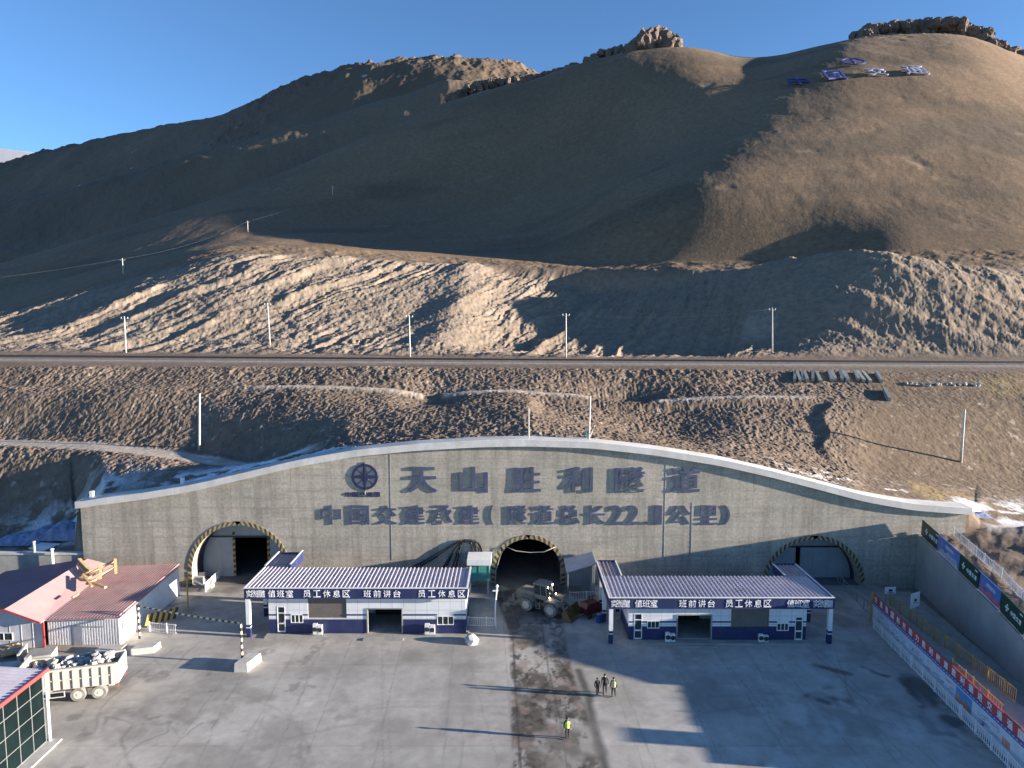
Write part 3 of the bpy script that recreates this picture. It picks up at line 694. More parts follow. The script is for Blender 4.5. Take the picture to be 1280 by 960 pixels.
def rowchars(chars, label, cat, ytop, ybot, depth, material, off, name='sign_lettering'):
    c0 = at(chars[0][1], (ytop + ybot) / 2, YW)
    root = thing(name, label, cat, (0, YW, 0))
    for ch, xa, xb in chars:
        yt, yb = ytop, ybot
        if ch == '.': yt = ybot - 4
        p = at(xa, yt, YW); q = at(xb, yb, YW)
        fit_text(ch, 'character', p.x, q.x, q.z, p.z, -.02, depth, material, root, off if ch not in '1.' else 0)
    return root
rowchars([('天', 509, 547), ('山', 574, 610), ('胜', 640, 676), ('利', 706, 741), ('隧', 769, 806), ('道', 838, 875)],
         'large blue box letters 天山胜利隧道 on the concrete wall, upper row', 'sign', 583.5, 615.5, .11, M_char, .016)
rowchars([('中', 401, 427), ('国', 437, 462), ('交', 471, 497), ('建', 505, 532), ('承', 539, 566), ('建', 573, 600), ('(', 611, 617), ('隧', 634, 659), ('道', 667, 692), ('总', 699, 725), ('长', 732, 757), ('2', 763, 778), ('2', 783, 799), ('.', 806, 810), ('1', 818, 827), ('公', 837, 863), ('里', 873, 897), (')', 905, 912)],
         'smaller blue box letters 中国交建承建(隧道总长22.1公里) on the wall, lower row', 'sign', 631.5, 655.5, .08, M_char, .012)
def emblem():
    c = at(456, 596, YW); root = thing('emblem', 'round dark blue compass emblem left of the big wall letters', 'emblem', (c.x, YW, c.z))
    R_ = 1.6
    mb = MB(); n = 40; ro, ri = R_, R_ * .82
    for k in range(n):
        t0, t1 = 2 * math.pi * k / n, 2 * math.pi * (k + 1) / n
        q = [(ri * math.cos(t0), ri * math.sin(t0)), (ri * math.cos(t1), ri * math.sin(t1)), (ro * math.cos(t1), ro * math.sin(t1)), (ro * math.cos(t0), ro * math.sin(t0))]
        mb.hexa([(x, 0, z) for x, z in q], [(x, -.1, z) for x, z in q])
    mb.build('ring', M_emblem, root)
    st = MB()
    for k in range(4):
        t = k * math.pi / 2; d = Vector((math.cos(t), 0, math.sin(t))); e = Vector((-math.sin(t), 0, math.cos(t)))
        for s in (-1, 1):
            a_, b_, c_ = d * R_ * 1.15, d * R_ * .2 + e * s * R_ * .17, Vector((0, 0, 0))
            st.add([a_ , b_, c_, a_ + Vector((0, -.12, 0)), b_ + Vector((0, -.12, 0)), c_ + Vector((0, -.15, 0))], [(0, 1, 2), (3, 5, 4), (0, 3, 4, 1), (1, 4, 5, 2), (2, 5, 3, 0)])
        d2 = (d + e).normalized()
        st.beam(d2 * R_ * .2 + Vector((0, -.06, 0)), d2 * R_ * .8 + Vector((0, -.06, 0)), .14, .1)
    st.build('compass_star', M_emblem, root)
    a_ = at(431, 615, YW); b_ = at(476, 621, YW)
    for i in range(5):
        w_ = (b_.x - a_.x) / 5
        fit_text('中国交建集'[i] if i < 4 else '团', 'caption_character', a_.x + i * w_ - c.x, a_.x + (i + .9) * w_ - c.x, b_.z - c.z, a_.z - c.z, 0, .06, M_emblem, root, .02)
    MB().tube([(0, -.05, -R_ * 1.1), (0, -.05, -R_ * 1.35)], .05, 6).build('bracket', M_steel, root)
emblem()

# ================================================================ DUTY BOOTHS
def ribs(mb, x0, x1, y0, y1, z0, z1, pitch, h, w_, mi=0):
    """standing seams running along y on a sheet sloping from z0 (y0) to z1 (y1)"""
    x = x0 + pitch / 2
    while x < x1 - w_ / 2:
        a, b = w_ / 2, w_ / 4
        mb.add([(x - a, y0, z0), (x - b, y0, z0 + h), (x + b, y0, z0 + h), (x + a, y0, z0), (x - a, y1, z1), (x - b, y1, z1 + h), (x + b, y1, z1 + h), (x + a, y1, z1)],
               [(0, 1, 5, 4), (1, 2, 6, 5), (2, 3, 7, 6), (0, 3, 2, 1), (4, 5, 6, 7)], mi)
        x += pitch
def sheet_mat(name, base, **k): return mat(name, base, .45, var=.12, scale=.8, **k)
M_tile = None
def tile_material():
    m = mat('white wall panel', (.70, .72, .75), .5, var=.06, scale=.6, dirt=(.45, .44, .42), dirt_amt=.4)
    n = m.node_tree.nodes; L = m.node_tree.links; b = n['Principled BSDF']
    src = b.inputs['Base Color'].links[0].from_socket
    tc = n.new('ShaderNodeTexCoord'); sep = n.new('ShaderNodeSeparateXYZ'); L.new(tc.outputs['Object'], sep.inputs[0])
    ad = n.new('ShaderNodeMath'); ad.operation = 'ADD'; L.new(sep.outputs[0], ad.inputs[0]); L.new(sep.outputs[1], ad.inputs[1])
    cmb = n.new('ShaderNodeCombineXYZ'); L.new(ad.outputs[0], cmb.inputs[0]); L.new(sep.outputs[2], cmb.inputs[1])
    br = n.new('ShaderNodeTexBrick'); br.offset = 0; br.inputs['Scale'].default_value = 1; br.inputs['Mortar Size'].default_value = .022
    br.inputs['Brick Width'].default_value = 1.2; br.inputs['Row Height'].default_value = .9; L.new(cmb.outputs[0], br.inputs['Vector'])
    br.inputs['Color1'].default_value = (.96, .96, .96, 1); br.inputs['Color2'].default_value = (1.03, 1.03, 1.03, 1); br.inputs['Mortar'].default_value = (.6, .6, .62, 1)
    mu = n.new('ShaderNodeMix'); mu.data_type = 'RGBA'; mu.blend_type = 'MULTIPLY'; mu.inputs[0].default_value = 1
    L.new(src, mu.inputs[6]); L.new(br.outputs[0], mu.inputs[7]); L.new(mu.outputs[2], b.inputs['Base Color'])
    return m
M_tile = tile_material()
M_roof = mat('grey violet roof sheet', (.50, .47, .54), .4, var=.10, scale=.7, dirt=(.28, .22, .2), dirt_amt=.4)

def booth(label, Yf, fx, ftop, fbot, wx, wbase, panels, doors, windows, opening, acs, texts, annexes, back_py, blue_edge):
    """panels etc. are given as survey marks on the front plane Y = Yf"""
    X = lambda px: at(px, (ftop + wbase) / 2, Yf).x
    Z = lambda py: at(640, py, Yf).z
    x0, x1 = X(fx[0]), X(fx[1]); ox = x0
    root = thing('duty_building', label, 'duty building', (x0, Yf, 0))
    R_ = lambda x: x - ox
    zt, zb = Z(ftop), Z(fbot); wx0, wx1 = X(wx[0]), X(wx[1]); dep = 5.6
    yw = .55      # wall stands a little behind the fascia
    zr = zt - .12; rs = -.04
    plinth = .22
    # front wall, pieced round the openings
    cuts = sorted(set([R_(wx0), R_(wx1)] + [R_(X(a)) for o in doors + windows + opening + panels for a in (o[0], o[1])]))
    wall = MB(); dados = [MB(), MB()]; bands = []; oc = R_(X(sum(opening[0][:2]) / 2))
    zd = Z(wbase - 20); zl0, zl1 = Z(wbase - 24.5), Z(wbase - 21); zk0, zk1 = Z(wbase - 26.5), Z(wbase - 24.7)
    allop = doors + windows + opening + panels
    for a, b in zip(cuts[:-1], cuts[1:]):
        if b - a < .01: continue
        m_ = (a + b) / 2; hs = [(Z(o[3]), Z(o[2])) for o in allop if R_(X(o[0])) < m_ < R_(X(o[1]))]
        zs = sorted(set([plinth, zd, zt - .3] + [z for h_ in hs for z in h_]))
        for za, zc_ in zip(zs[:-1], zs[1:]):
            zm = (za + zc_) / 2
            if zc_ - za < .005 or zm < plinth or any(l < zm < h_ for l, h_ in hs): continue
            (dados[m_ > oc] if zm < zd else wall).box(a, b, yw, yw + .2, za, zc_)
        if not any(l < (zl0 + zl1) / 2 < h_ for l, h_ in hs):
            bands.append((a, b))
    # sides and back
    for xx in (R_(wx0), R_(wx1) - .2):
        wall.box(xx, xx + .2, yw + .2, dep, zd, zt - .3); dados[xx > oc].box(xx, xx + .2, yw + .2, dep, plinth, zd)
    wall.box(R_(wx0) + .2, R_(wx1) - .2, dep - .2, dep, plinth, zt - .3)
    wl = wall.build('wall', M_tile, root); [d_.build('dado', M_blue, wl) for d_ in dados]
    for a, b in bands: MB().box(a, b, yw - .03, yw - .001, zk0, zk1).build('blue_band', M_blue, wl)
    f = MB(); f.box(R_(wx0), R_(wx1), yw + .2, dep - .2, plinth - .05, plinth); f.box(R_(wx0) - .25, R_(wx1) + .25, -.25, dep, 0.0, plinth - .06)
    f.box(R_(X(opening[0][0])) - .2, R_(X(opening[0][1])) + .2, -.75, -.25, 0, .1); f.build('step', M_conc, root)
    # roof with seams, fascia board on three sides
    zback = at(0, back_py, Yf + dep + .4).z; yb = dep + .4
    rf = MB(); rf.box(.05, R_(x1) - .05, 0.1, yb, zr - .1, zr) ; ribs(rf, .1, R_(x1) - .1, .1, yb, zr, zr, .43, .09, .20)
    ro = rf.build('roof', M_roof, root)
    fb = MB(); fb.box(0, R_(x1), -.03, .09, zb, zt); fb.box(0, .1, .09, yb, zb + .2, zt); fb.box(R_(x1) - .1, R_(x1), .09, yb, zb + .2, zt)
    fas = fb.build('fascia', M_blue, root)
    tr = MB(); tr.box(-.03, R_(x1) + .03, -.07, .12, zt, zt + .06); tr.box(-.04, .13, .12, yb, zt, zt + .06); tr.box(R_(x1) - .13, R_(x1) + .04, .12, yb, zt, zt + .06)
    tr.build('trim', M_white, fas)
    for s, a, b, sm in texts:
        za, zc_ = zb + (zt - zb) * .16, zb + (zt - zb) * .84
        n = len(s); A, B = R_(X(a)), R_(X(b)); adv = (B - A) / (n - (0 if sm else .0))
        cw = (zc_ - za) * (.98 if not sm else .72)
        for i, ch in enumerate(s):
            cx = A + cw / 2 + (B - A - cw) * i / max(1, n - 1)
            fit_text(ch, 'character', cx - cw / 2, cx + cw / 2, za, zc_, -.032, .03, M_letter, fas, .002)
    # shutters, doors, windows, wide opening
    for a, b, t, bo in panels:
        p = MB(); p.box(R_(X(a)) + .02, R_(X(b)) - .02, yw + .07, yw + .13, Z(bo), Z(t))
        z = Z(bo) + .1
        while z < Z(t) - .05: p.box(R_(X(a)) + .03, R_(X(b)) - .03, yw + .05, yw + .07, z, z + .05); z += .16
        p.build('shutter', M_shutter, root)
    for a, b, t, bo in doors:
        A, B, T_, Bo = R_(X(a)), R_(X(b)), Z(t), Z(bo)
        d = MB(); fr = .07
        d.box(A, A + fr, yw - .02, yw + .12, Bo, T_); d.box(B - fr, B, yw - .02, yw + .12, Bo, T_); d.box(A + fr, B - fr, yw - .02, yw + .12, T_ - fr, T_)
        d.box(A + fr, B - fr, yw - .02, yw + .12, Bo + 2.0, Bo + 2.08); d.box(A + fr, B - fr, yw - .01, yw + .12, Bo + .85, Bo + 1.0); d.box(A + fr, B - fr, yw - .02, yw + .12, Bo, Bo + .12)
        dr = d.build('door', M_white, root)
        MB().box(A + fr, B - fr, yw + .04, yw + .06, Bo + .12, T_ - fr).build('pane', M_glass, dr)
        MB().box(B - fr - .09, B - fr - .03, yw - .08, yw - .015, Bo + 1.0, Bo + 1.15).build('handle', M_steel, dr)
    for a, b, t, bo in windows:
        A, B, T_, Bo = R_(X(a)), R_(X(b)), Z(t), Z(bo)
        d = MB(); fr = .06
        d.box(A, B, yw - .04, yw + .12, Bo, Bo + fr); d.box(A, B, yw - .04, yw + .12, T_ - fr, T_)
        for k in range(4):
            x = A + (B - A - fr) * k / 3; d.box(x, x + fr, yw - .02, yw + .12, Bo + fr, T_ - fr)
        w_ = d.build('window', M_white, root); MB().box(A + fr, B - fr, yw + .05, yw + .07, Bo + fr, T_ - fr).build('pane', M_glass, w_)
    for a, b, t, bo in opening:
        A, B, T_ = R_(X(a)), R_(X(b)), Z(t)
        d = MB(); d.box(A - .02, A + .1, yw - .05, yw + .25, plinth, T_); d.box(B - .1, B + .02, yw - .05, yw + .25, plinth, T_); d.box(A + .1, B - .1, yw - .05, yw + .25, T_ - .1, T_ + .02)
        d.build('opening_frame', M_steel, root)
        MB().box(A, B, dep - .6, dep - .55, plinth, T_).build('dark_backing', M_dark, root)  # near-black sheet stands in for the unlit interior
    for a, b, t, bo in acs:
        A, B, T_, Bo = R_(X(a)), R_(X(b)), Z(t), max(.18, Z(bo))
        for i, (aa, bb) in enumerate(((A, (A + B) / 2 - .03), ((A + B) / 2 + .03, B))):
            u = MB(); u.box(aa, bb, .12, .42, Bo, T_ - .12 * i)
            un = u.build('air_conditioner', M_white, root)
            MB().lathe(((aa + bb) / 2, .115, (Bo + T_ - .12 * i) / 2), (0, -1, 0), [(.24, 0), (.24, .02), (.2, .03)], 16).build('fan_grille', M_blackp, un)
    # canopy posts and the covered passages running back to the portal wall
    for (side, pxs, back, ztop_) in annexes:
        A, B = pxs; xa, xb = R_(X(A)), R_(X(B)); Yend = back - Yf
        z2 = zt
        an = MB(); an.box(xa + .1, xb - .1, yb, Yend, zr - .1, zr); 
        ribs(an, xa + .1, xb - .1, yb, Yend, zr, zr, .43, .10, .16)
        par = an.build('passage_roof', M_roof2, root)
        e = MB(); e.box(xa, xa + .1, yb, Yend, zb + .2, zt + .15 * (side == 'L')); e.box(xb - .1, xb, yb + .02, Yend, zb + .2, zt + .3 * (side == 'L')); e.box(xa + .1, xb - .1, Yend - .1, Yend, zr, zt + .1)
        e.build('parapet', M_blue, par)
        t2 = MB(); t2.box(xa - .03, xa + .13, yb, Yend, zt + .15 * (side == 'L') + .001, zt + .15 * (side == 'L') + .06); t2.box(xb - .13, xb + .03, yb, Yend, zt + .3 * (side == 'L') + .001, zt + .3 * (side == 'L') + .06); t2.build('trim', M_white, par)
    posts = [p for p in blue_edge]
    for px_, dy in posts:
        x = R_(X(px_)); q = MB(); q.box(x - .2, x + .2, dy - .02, dy + .38, 1.35, zb + .02 if dy < yb else zr - .1); q.box(x - .2, x + .2, dy - .02, dy + .38, 0, 1.0); 
        po = q.build('post', M_white, root)
        z2 = MB(); z2.box(x - .21, x + .21, dy - .03, dy + .39, .0, .98); z2.box(x - .21, x + .21, dy - .03, dy + .39, 1.12, 1.3); z2.box(x - .19, x + .19, dy - .01, dy + .37, 1.0, 1.36, 0); z2.build('post_base', M_blue, po)
        MB().box(x - .215, x + .215, dy - .035, dy + .395, 1.0, 1.11).build('post_band', M_white, po)
    return root
M_roof2 = mat('dusty passage roof', (.38, .33, .36), .6, var=.2, scale=.8, dirt=(.2, .14, .13), dirt_amt=.6)
YB1 = gnd(440, 797).y; YB2 = gnd(900, 805).y
b1 = booth('white and navy duty building left of the middle tunnel, roof sunlit', YB1, (306, 584.5), 735.5, 748.5, (333.5, 582), 797,
      [(383, 431.5, 750, 775.5)], [(344, 354, 761, 793)], [(361, 376.5, 771, 781.5), (545.5, 566.5, 773, 784)], [(457, 502, 763, 796)],
      [(390, 401.5, 781, 794), (530.5, 543, 781, 794)],
      [('实名制通道', 309, 332, True), ('值班室', 336, 367, False), ('员工休息区', 380, 438, False), ('班前讲台', 455, 501, False), ('员工休息区', 523, 581.5, False)],
      [('L', (306, 341), YW - 3.2, 0)], 711, [(309.5, 0.05), (309.5, 5.0), (309.5, 8.8), (331, 8.8)])
b2 = booth('white and navy duty building right of the middle tunnel, mostly in shade', YB2, (761, 1042), 747.5, 761, (787, 1011), 806,
      [(916, 964, 762.5, 787)], [(794, 804, 770, 802), (997, 1006.5, 774, 803)], [(810.5, 826, 779, 788.5), (974, 989, 782, 791.5)], [(847.5, 892, 771, 805)],
      [(833, 845, 792, 803), (950, 962, 794, 804)],
      [('实名制通道', 763.5, 787, True), ('值班室', 793, 821, False), ('班前讲台', 848, 893, False), ('员工休息区', 906, 963, False), ('值班室', 982.5, 1010.5, False), ('实名制通道', 1015.5, 1040, True)],
      [('l', (761, 789), YW - 4.6, 0), ('r', (1009, 1042), YW - 5.6, 0)], 721, [(764, .05), (764, 5.), (764, 7.6), (1038.5, .05), (1038.5, 5.), (1020, 6.6), (787, 7.6)])

# ---- grey lean-to beside the middle tunnel and the teal cabin
YQ = YW - 4.2
p0, p1 = at(708, 705, YQ), at(744, 697, YQ)
sh = thing('shelter', 'grey sheet metal screen shelter between middle tunnel and right booth', 'shelter', (p0.x, YQ, 0))
w_ = p1.x - p0.x
m = MB(); m.hexa([(0.3, 3.8, 0), (w_, 3.8, 0), (w_, 3.95, 0), (.3, 3.95, 0)], [(0.3, 3.8, 3.4), (w_, 3.8, 4.2), (w_, 3.95, 4.2), (.3, 3.95, 3.4)]); m.hexa([(w_ - .1, 0, 0), (w_, 0, 0), (w_, 3.8, 0), (w_ - .1, 3.8, 0)], [(w_ - .1, 0, 4.4), (w_, 0, 4.4), (w_, 3.8, 4.2), (w_ - .1, 3.8, 4.2)])
m.build('wall_sheet', M_gate, sh)
m = MB(); m.hexa([(0, -.2, 3.3), (w_ + .1, -.2, 4.3), (w_ + .1, 3.9, 4.25), (0, 3.9, 3.4)], [(0, -.2, 3.42), (w_ + .1, -.2, 4.42), (w_ + .1, 3.9, 4.37), (0, 3.9, 3.52)]); m.build('roof', M_zinc, sh)
for x in (.15, w_ - .3):
    MB().box(x, x + .12, 0, .12, 0, 3.3 + x / w_).build('post', M_steel, sh)
YQ = gnd(600, 752).y + 2
p0, p1 = at(585.5, 711, YQ), at(612, 745, YQ)
cb = thing('cabin', 'small site cabin with teal glazing and white roof beside the left booth', 'cabin', (p0.x, YQ, 0)); w_ = p1.x - p0.x
m = MB(); m.box(0, w_, 0, 2.4, 1.7, 2.2); m.box(0, w_, 0, 2.4, 3.5, 3.7); m.box(0, .12, 0, 2.4, 2.2, 3.5); m.box(w_ - .12, w_, 0, 2.4, 2.2, 3.5); m.box(.12, w_ - .12, 2.3, 2.4, 2.2, 3.5); m.box(w_ / 2 - .06, w_ / 2 + .06, 0, .1, 2.2, 3.5)
M_teal = mat('teal paint', (.07, .26, .24), .5, var=.15, scale=2, dirt=(.2, .2, .18), dirt_amt=.4)
m.build('body', M_teal, cb)
m = MB(); m.box(.12, w_ / 2 - .06, .03, .06, 2.2, 3.5); m.box(w_ / 2 + .06, w_ - .12, .03, .06, 2.2, 3.5); m.build('window', mat('teal glass', (.08, .30, .27), .12, var=.2), cb)
MB().box(-.15, w_ + .2, -.35, 2.6, 3.7, 4.35).build('roof', M_white, cb)
for x in (.1, w_ - .25):
    for y in (.1, 2.1): MB().box(x, x + .14, y, y + .14, 0, 1.7).build('stilt', M_steel, cb)

# ================================================================ SHEDS, LEFT
def shed_sheet(parts, root): pass
M_pink = mat('faded pink roof sheet', (.46, .30, .30), .55, var=.12, scale=.5, dirt=(.36, .29, .27), dirt_amt=.6)
M_redr = mat('worn red roof sheet', (.40, .24, .24), .5, var=.25, scale=.6, dirt=(.40, .33, .31), dirt_amt=.85)
M_shedw = mat('shed wall sheet', (.56, .57, .60), .55, var=.08, scale=.8, dirt=(.38, .34, .30), dirt_amt=.6)
Ys, Ye = gnd(152, 806).y, gnd(152, 806).y + 12.4
xr_, xv, xrg, xl_ = -39.5, -46.7, -50.2, -60
shed = thing('red_roofed_shed', 'low shed with worn red corrugated roof and ribbed front wall', 'shed', (xr_, Ys, 0))
L_ = lambda x: x - xr_
D = Ye - Ys
m = MB(); m.quad((L_(xv), -.35, 2.75), (.35, -.35, 3.05), (.35, D, 3.75), (L_(xv), D, 3.45)); m.quad((L_(xv), -.35, 2.65), (.35, -.35, 2.95), (.35, D, 3.65), (L_(xv), D, 3.35)); m.quad((L_(xv), -.35, 2.65), (.35, -.35, 2.95), (.35, -.35, 3.05), (L_(xv), -.35, 2.75)); m.quad((.35, -.35, 2.95), (.35, D, 3.65), (.35, D, 3.75), (.35, -.35, 3.05))
x = L_(xv) + .1
while x < .3:
    z = 2.75 + (x - L_(xv)) / (-L_(xv) + .35) * .3
    m.add([(x - .09, -.36, z), (x - .04, -.36, z + .1), (x + .04, -.36, z + .1), (x + .09, -.36, z), (x - .09, D, z + .7), (x - .04, D, z + .8), (x + .04, D, z + .8), (x + .09, D, z + .7)], [(0, 1, 5, 4), (1, 2, 6, 5), (2, 3, 7, 6), (0, 3, 2, 1)])
    x += .34
m.build('roof', M_redr, shed)
m = MB(); m.box(L_(xv) + .02, -.02, 0, .1, 0, 2.72)
x = L_(xv) + .1
while x < -.05: m.hexa([(x - .07, -.05, .02), (x + .07, -.05, .02), (x + .09, 0, .02), (x - .09, 0, .02)], [(x - .07, -.05, 2.7), (x + .07, -.05, 2.7), (x + .09, 0, 2.7), (x - .09, 0, 2.7)]); x += .27
m.build('front_wall', M_shedw, shed)
m = MB(); m.hexa([(-.12, 0.1, 0), (0, .1, 0), (0, D, 0), (-.12, D, 0)], [(-.12, .1, 2.95), (0, .1, 2.95), (0, D, 3.6), (-.12, D, 3.6)]); m.box(L_(xv), -.12, D - .1, D, 0, 3.3); m.build('side_wall', M_white, shed)
MB().box(L_(xv) + 2.6, L_(xv) + 3.5, -.09, -.055, .0, 2.0).build('door', mat('grey blue door', (.25, .27, .32), .6), shed)
MB().box(L_(xv) + 3.6, L_(xv) + 5.7, -.10, -.06, 1.88, 1.98).build('door_rail', M_steel, shed)
MB().box(L_(xv) + 2.58, L_(xv) + 3.52, -.12, -.091, 2.0, 2.06).build('door_head', M_steel, shed)
gs = thing('gabled_shed', 'pink gabled site shed with red trim at the left edge', 'shed', (xrg, Ys - .6, 0)); G_ = lambda x: x - xrg
Dg = D + .6; zr_ = 4.15; ze = 2.8
m = MB()
for (xa, za, xb, zb_) in ((G_(xv) + .05, ze, 0, zr_),):
    m.hexa([(xa, -.4, za - .08), (xb, -.4, zb_ - .08), (xb, Dg, zb_ + .22), (xa, Dg, za + .5)], [(xa, -.4, za), (xb, -.4, zb_), (xb, Dg, zb_ + .3), (xa, Dg, za + .62)])
m.build('roof', M_pink, gs)
m = MB(); m.hexa([(0, -.4, zr_ - .08), (G_(xl_), -.4, ze - .1), (G_(xl_), Dg, ze), (0, Dg, zr_ + .22)], [(0, -.4, zr_), (G_(xl_), -.4, ze), (G_(xl_), Dg, ze + .1), (0, Dg, zr_ + .3)])
k = 0
m.build('roof_far_slope', mat('shaded pink roof sheet', (.20, .10, .13), .6, var=.15, scale=.6), gs)  # shade of the far slope put into a darker sheet colour
for nm, pts in (('gable_trim', [(G_(xv), ze), (0, zr_), (G_(xl_), ze)]),):
    m = MB()
    for (xa, za), (xb, zb_) in zip(pts[:-1], pts[1:]): m.hexa([(xa, -.46, za - .14), (xb, -.46, zb_ - .14), (xb, -.401, zb_ - .14), (xa, -.401, za - .14)], [(xa, -.46, za + .06), (xb, -.46, zb_ + .06), (xb, -.401, zb_ + .06), (xa, -.401, za + .06)])
    m.box(G_(xv) - .05, G_(xv) + .1, -.1, 0.0, 0, ze - .14); m.build(nm, M_red, gs)
m = MB(); m.prism([(G_(xv) + .0, 0), (G_(xl_) + .3, 0), (G_(xl_) + .3, ze - .15), (0, zr_ - .15), (G_(xv), ze - .15)], 0.02, .12)
x = G_(xv) - 1.1
while x > G_(xl_) + .5: m.box(x - .02, x + .02, -.0, .02, .02, ze - .2); x -= 1.15
m.build('gable_wall', M_gate2 if 'M_gate2' in globals() else M_shedw, gs)
wn = MB(); X0 = G_(at(11, 800, Ys).x); wn.box(X0 - .9, X0 + .9, -.05, -.001, .75, .82); wn.box(X0 - .9, X0 + .9, -.05, -.001, 1.5, 1.57)
for q in (-.9, -.03, .83): wn.box(X0 + q, X0 + q + .07, -.05, -.001, .82, 1.5)
wo = wn.build('window', M_white, gs); MB().box(X0 - .83, X0 + .83, -.02, .015, .82, 1.5).build('pane', M_glass, wo)

# yellow timber wreckage lying on the roof
random.seed(4)
tb = thing('timber_frame', 'broken yellow timber frame lying on the shed roofs', 'timber frame', (0, 0, 0))
def rt_(px, py, z): return gnd(px, py, z)
for (a, b, za, zb_, w_) in (((99, 699), (113, 714), 5.0, 4.3, .34), ((100, 722), (132, 734), 4.0, 3.95, .3), ((104, 726), (128, 712), 4.0, 4.3, .22), ((112, 717), (145, 700), 4.1, 5.0, .26), ((126, 705), (125, 724), 5.1, 3.9, .28),
                         ((144, 699), (145, 717), 5.2, 4.1, .28), ((126, 718), (146, 707), 4.2, 4.7, .2), ((108, 730), (120, 724), 4.0, 4.1, .3), ((90, 747), (98, 742), 3.7, 3.75, .2), ((115, 733), (104, 718), 3.95, 4.4, .24), ((98, 703), (108, 716), 4.7, 4.2, .3)):
    MB().beam(rt_(*a, za), rt_(*b, zb_), w_, w_ * .7).build('plank', M_wood, tb)

# dark glazed building, bottom left
GB = gnd(58, 928)
gb = thing('glazed_building', 'dark green glazed building with red edged ribbed roof at lower left', 'building', (GB.x, GB.y, 0))
zt = 5.75; Lb = 24
m = MB(); m.box(-14, -.12, -Lb, 0, 0, zt - .05); m.build('wall', mat('charcoal wall', (.12, .13, .14), .7, var=.1), gb)
m = MB(); m.box(-.11, -.02, -Lb, -.0, .15, zt - .05); gl = m.build('glass_front', mat('dark green curtain glass', (.004, .011, .012), .35, var=.5, scale=.25, spec=.15), gb)
m = MB()
y = 0
while y > -Lb: m.box(-.02, .035, y - .035, y, .1, zt - .05); y -= 1.35
for z in (.1, 1.5, 2.9, 4.3, 5.6): m.box(-.02, .03, -Lb, 0, z, z + .035)
m.build('mullion_grid', M_steel, gl)
m = MB(); m.quad((-14, -Lb, zt + .9), (.2, -Lb, zt), (.2, .4, zt), (-14, .4, zt + .9)); m.quad((-14, -Lb, zt + .8), (.2, -Lb, zt - .1), (.2, .4, zt - .1), (-14, .4, zt + .8)); m.quad((-14, .4, zt + .8), (.2, .4, zt - .1), (.2, .4, zt), (-14, .4, zt + .9))
y = -Lb
while y < .3:
    m.add([(-14, y, zt + .9), (-14, y + .05, zt + 1.0), (-14, y + .12, zt + 1.0), (-14, y + .17, zt + .9), (.2, y, zt), (.2, y + .05, zt + .1), (.2, y + .12, zt + .1), (.2, y + .17, zt)], [(0, 1, 5, 4), (1, 2, 6, 5), (2, 3, 7, 6), (4, 5, 6, 7)]); y += .42
m.build('roof', M_roof, gb)
MB().box(.2, .32, -Lb, .4, zt - .15, zt + .14).build('eaves_trim', M_red, gb)
MB().tube([(.22, .12, 0), (.22, .12, zt - .15)], .11, 8).build('downpipe', M_white, gb)
MB().box(-14, 1.0, -Lb, .35, .0, .1).build('apron', M_conc_l, gb)

# ================================================================ RIGHT SIDE: retaining wall, boards, hoarding
def rwall():
    root = thing('retaining_wall', 'tall grey retaining wall stepping down towards the camera on the right', 'retaining wall', (float(ramp_x(81)), YW, 0))
    ys = [YW - .02, 76, 72, 67, 63, 61, 59, 57, 55, 52, 51.8, 49.6, 49.4, 40, 30]
    m = MB()
    def sec(y):
        x = float(ramp_x(y)) - root.location.x; z = float(np.interp(y, RW_Y, RW_Z)); yy = y - root.location.y
        return [(x, yy, -.2), (x + .62, yy, -.2), (x + .62, yy, z), (x, yy, z)]
    ss = [sec(y) for y in ys]
    for a_, b_ in zip(ss[:-1], ss[1:]): m.hexa(a_, b_)
    m.build('wall_body', M_wall2, root)
M_wall2 = mat('retaining wall concrete', (.34, .335, .32), .9, var=.14, scale=.25, dirt=(.20, .20, .19), dirt_amt=.5, bump=.2)
rwall()
def wallpt(y, dz=0, dx=.3):
    return Vector((float(ramp_x(y)) + dx, y, float(np.interp(y, RW_Y, RW_Z)) + dz))
M_bgreen = mat('dark green board', (.015, .055, .035), .5, var=.15, scale=.6)
M_bpic = mat('blue picture board', (.12, .18, .42), .5, var=.5, scale=.5, dirt=(.35, .38, .5), dirt_amt=.7)
M_bpic2 = mat('blue and pink picture board', (.10, .18, .45), .5, var=.3, scale=.5, dirt=(.5, .30, .38), dirt_amt=.9)
bys = [YW - .7, 76.0, 71.3, 67.0, 62.7, 59.0, 55.3]
kinds = [('g', 'first green billboard on the retaining wall, nearest the portal wall'), ('p', 'blue picture billboard between two green ones on the retaining wall'), ('g', 'second green billboard along the retaining wall, between two picture boards'),
         ('q', 'blue and pink picture billboard towards the near end of the retaining wall'), ('g', 'third green billboard, nearest the camera among the green ones on the retaining wall'), ('p', 'blue picture billboard cut by the right edge of the picture, past the third green one')]
def local_frame(p, q):
    """frame whose x runs p->q, z up, -y out of the face seen when standing with p on the left"""
    d = (q - p); L = d.length; ex = d.normalized(); ey = Vector((0, 0, 1)).cross(ex).normalized(); ez = ex.cross(ey)
    M = Matrix(((ex.x, ey.x, ez.x, p.x), (ex.y, ey.y, ez.y, p.y), (ex.z, ey.z, ez.z, p.z), (0, 0, 0, 1)))
    return M, L
def frame_thing(name, label, cat, p, q, group=None):
    Mx, L = local_frame(p, q); o = bpy.data.objects.new(name, None); COL.objects.link(o); o.matrix_world = Mx
    return tag(o, label, cat, group), L
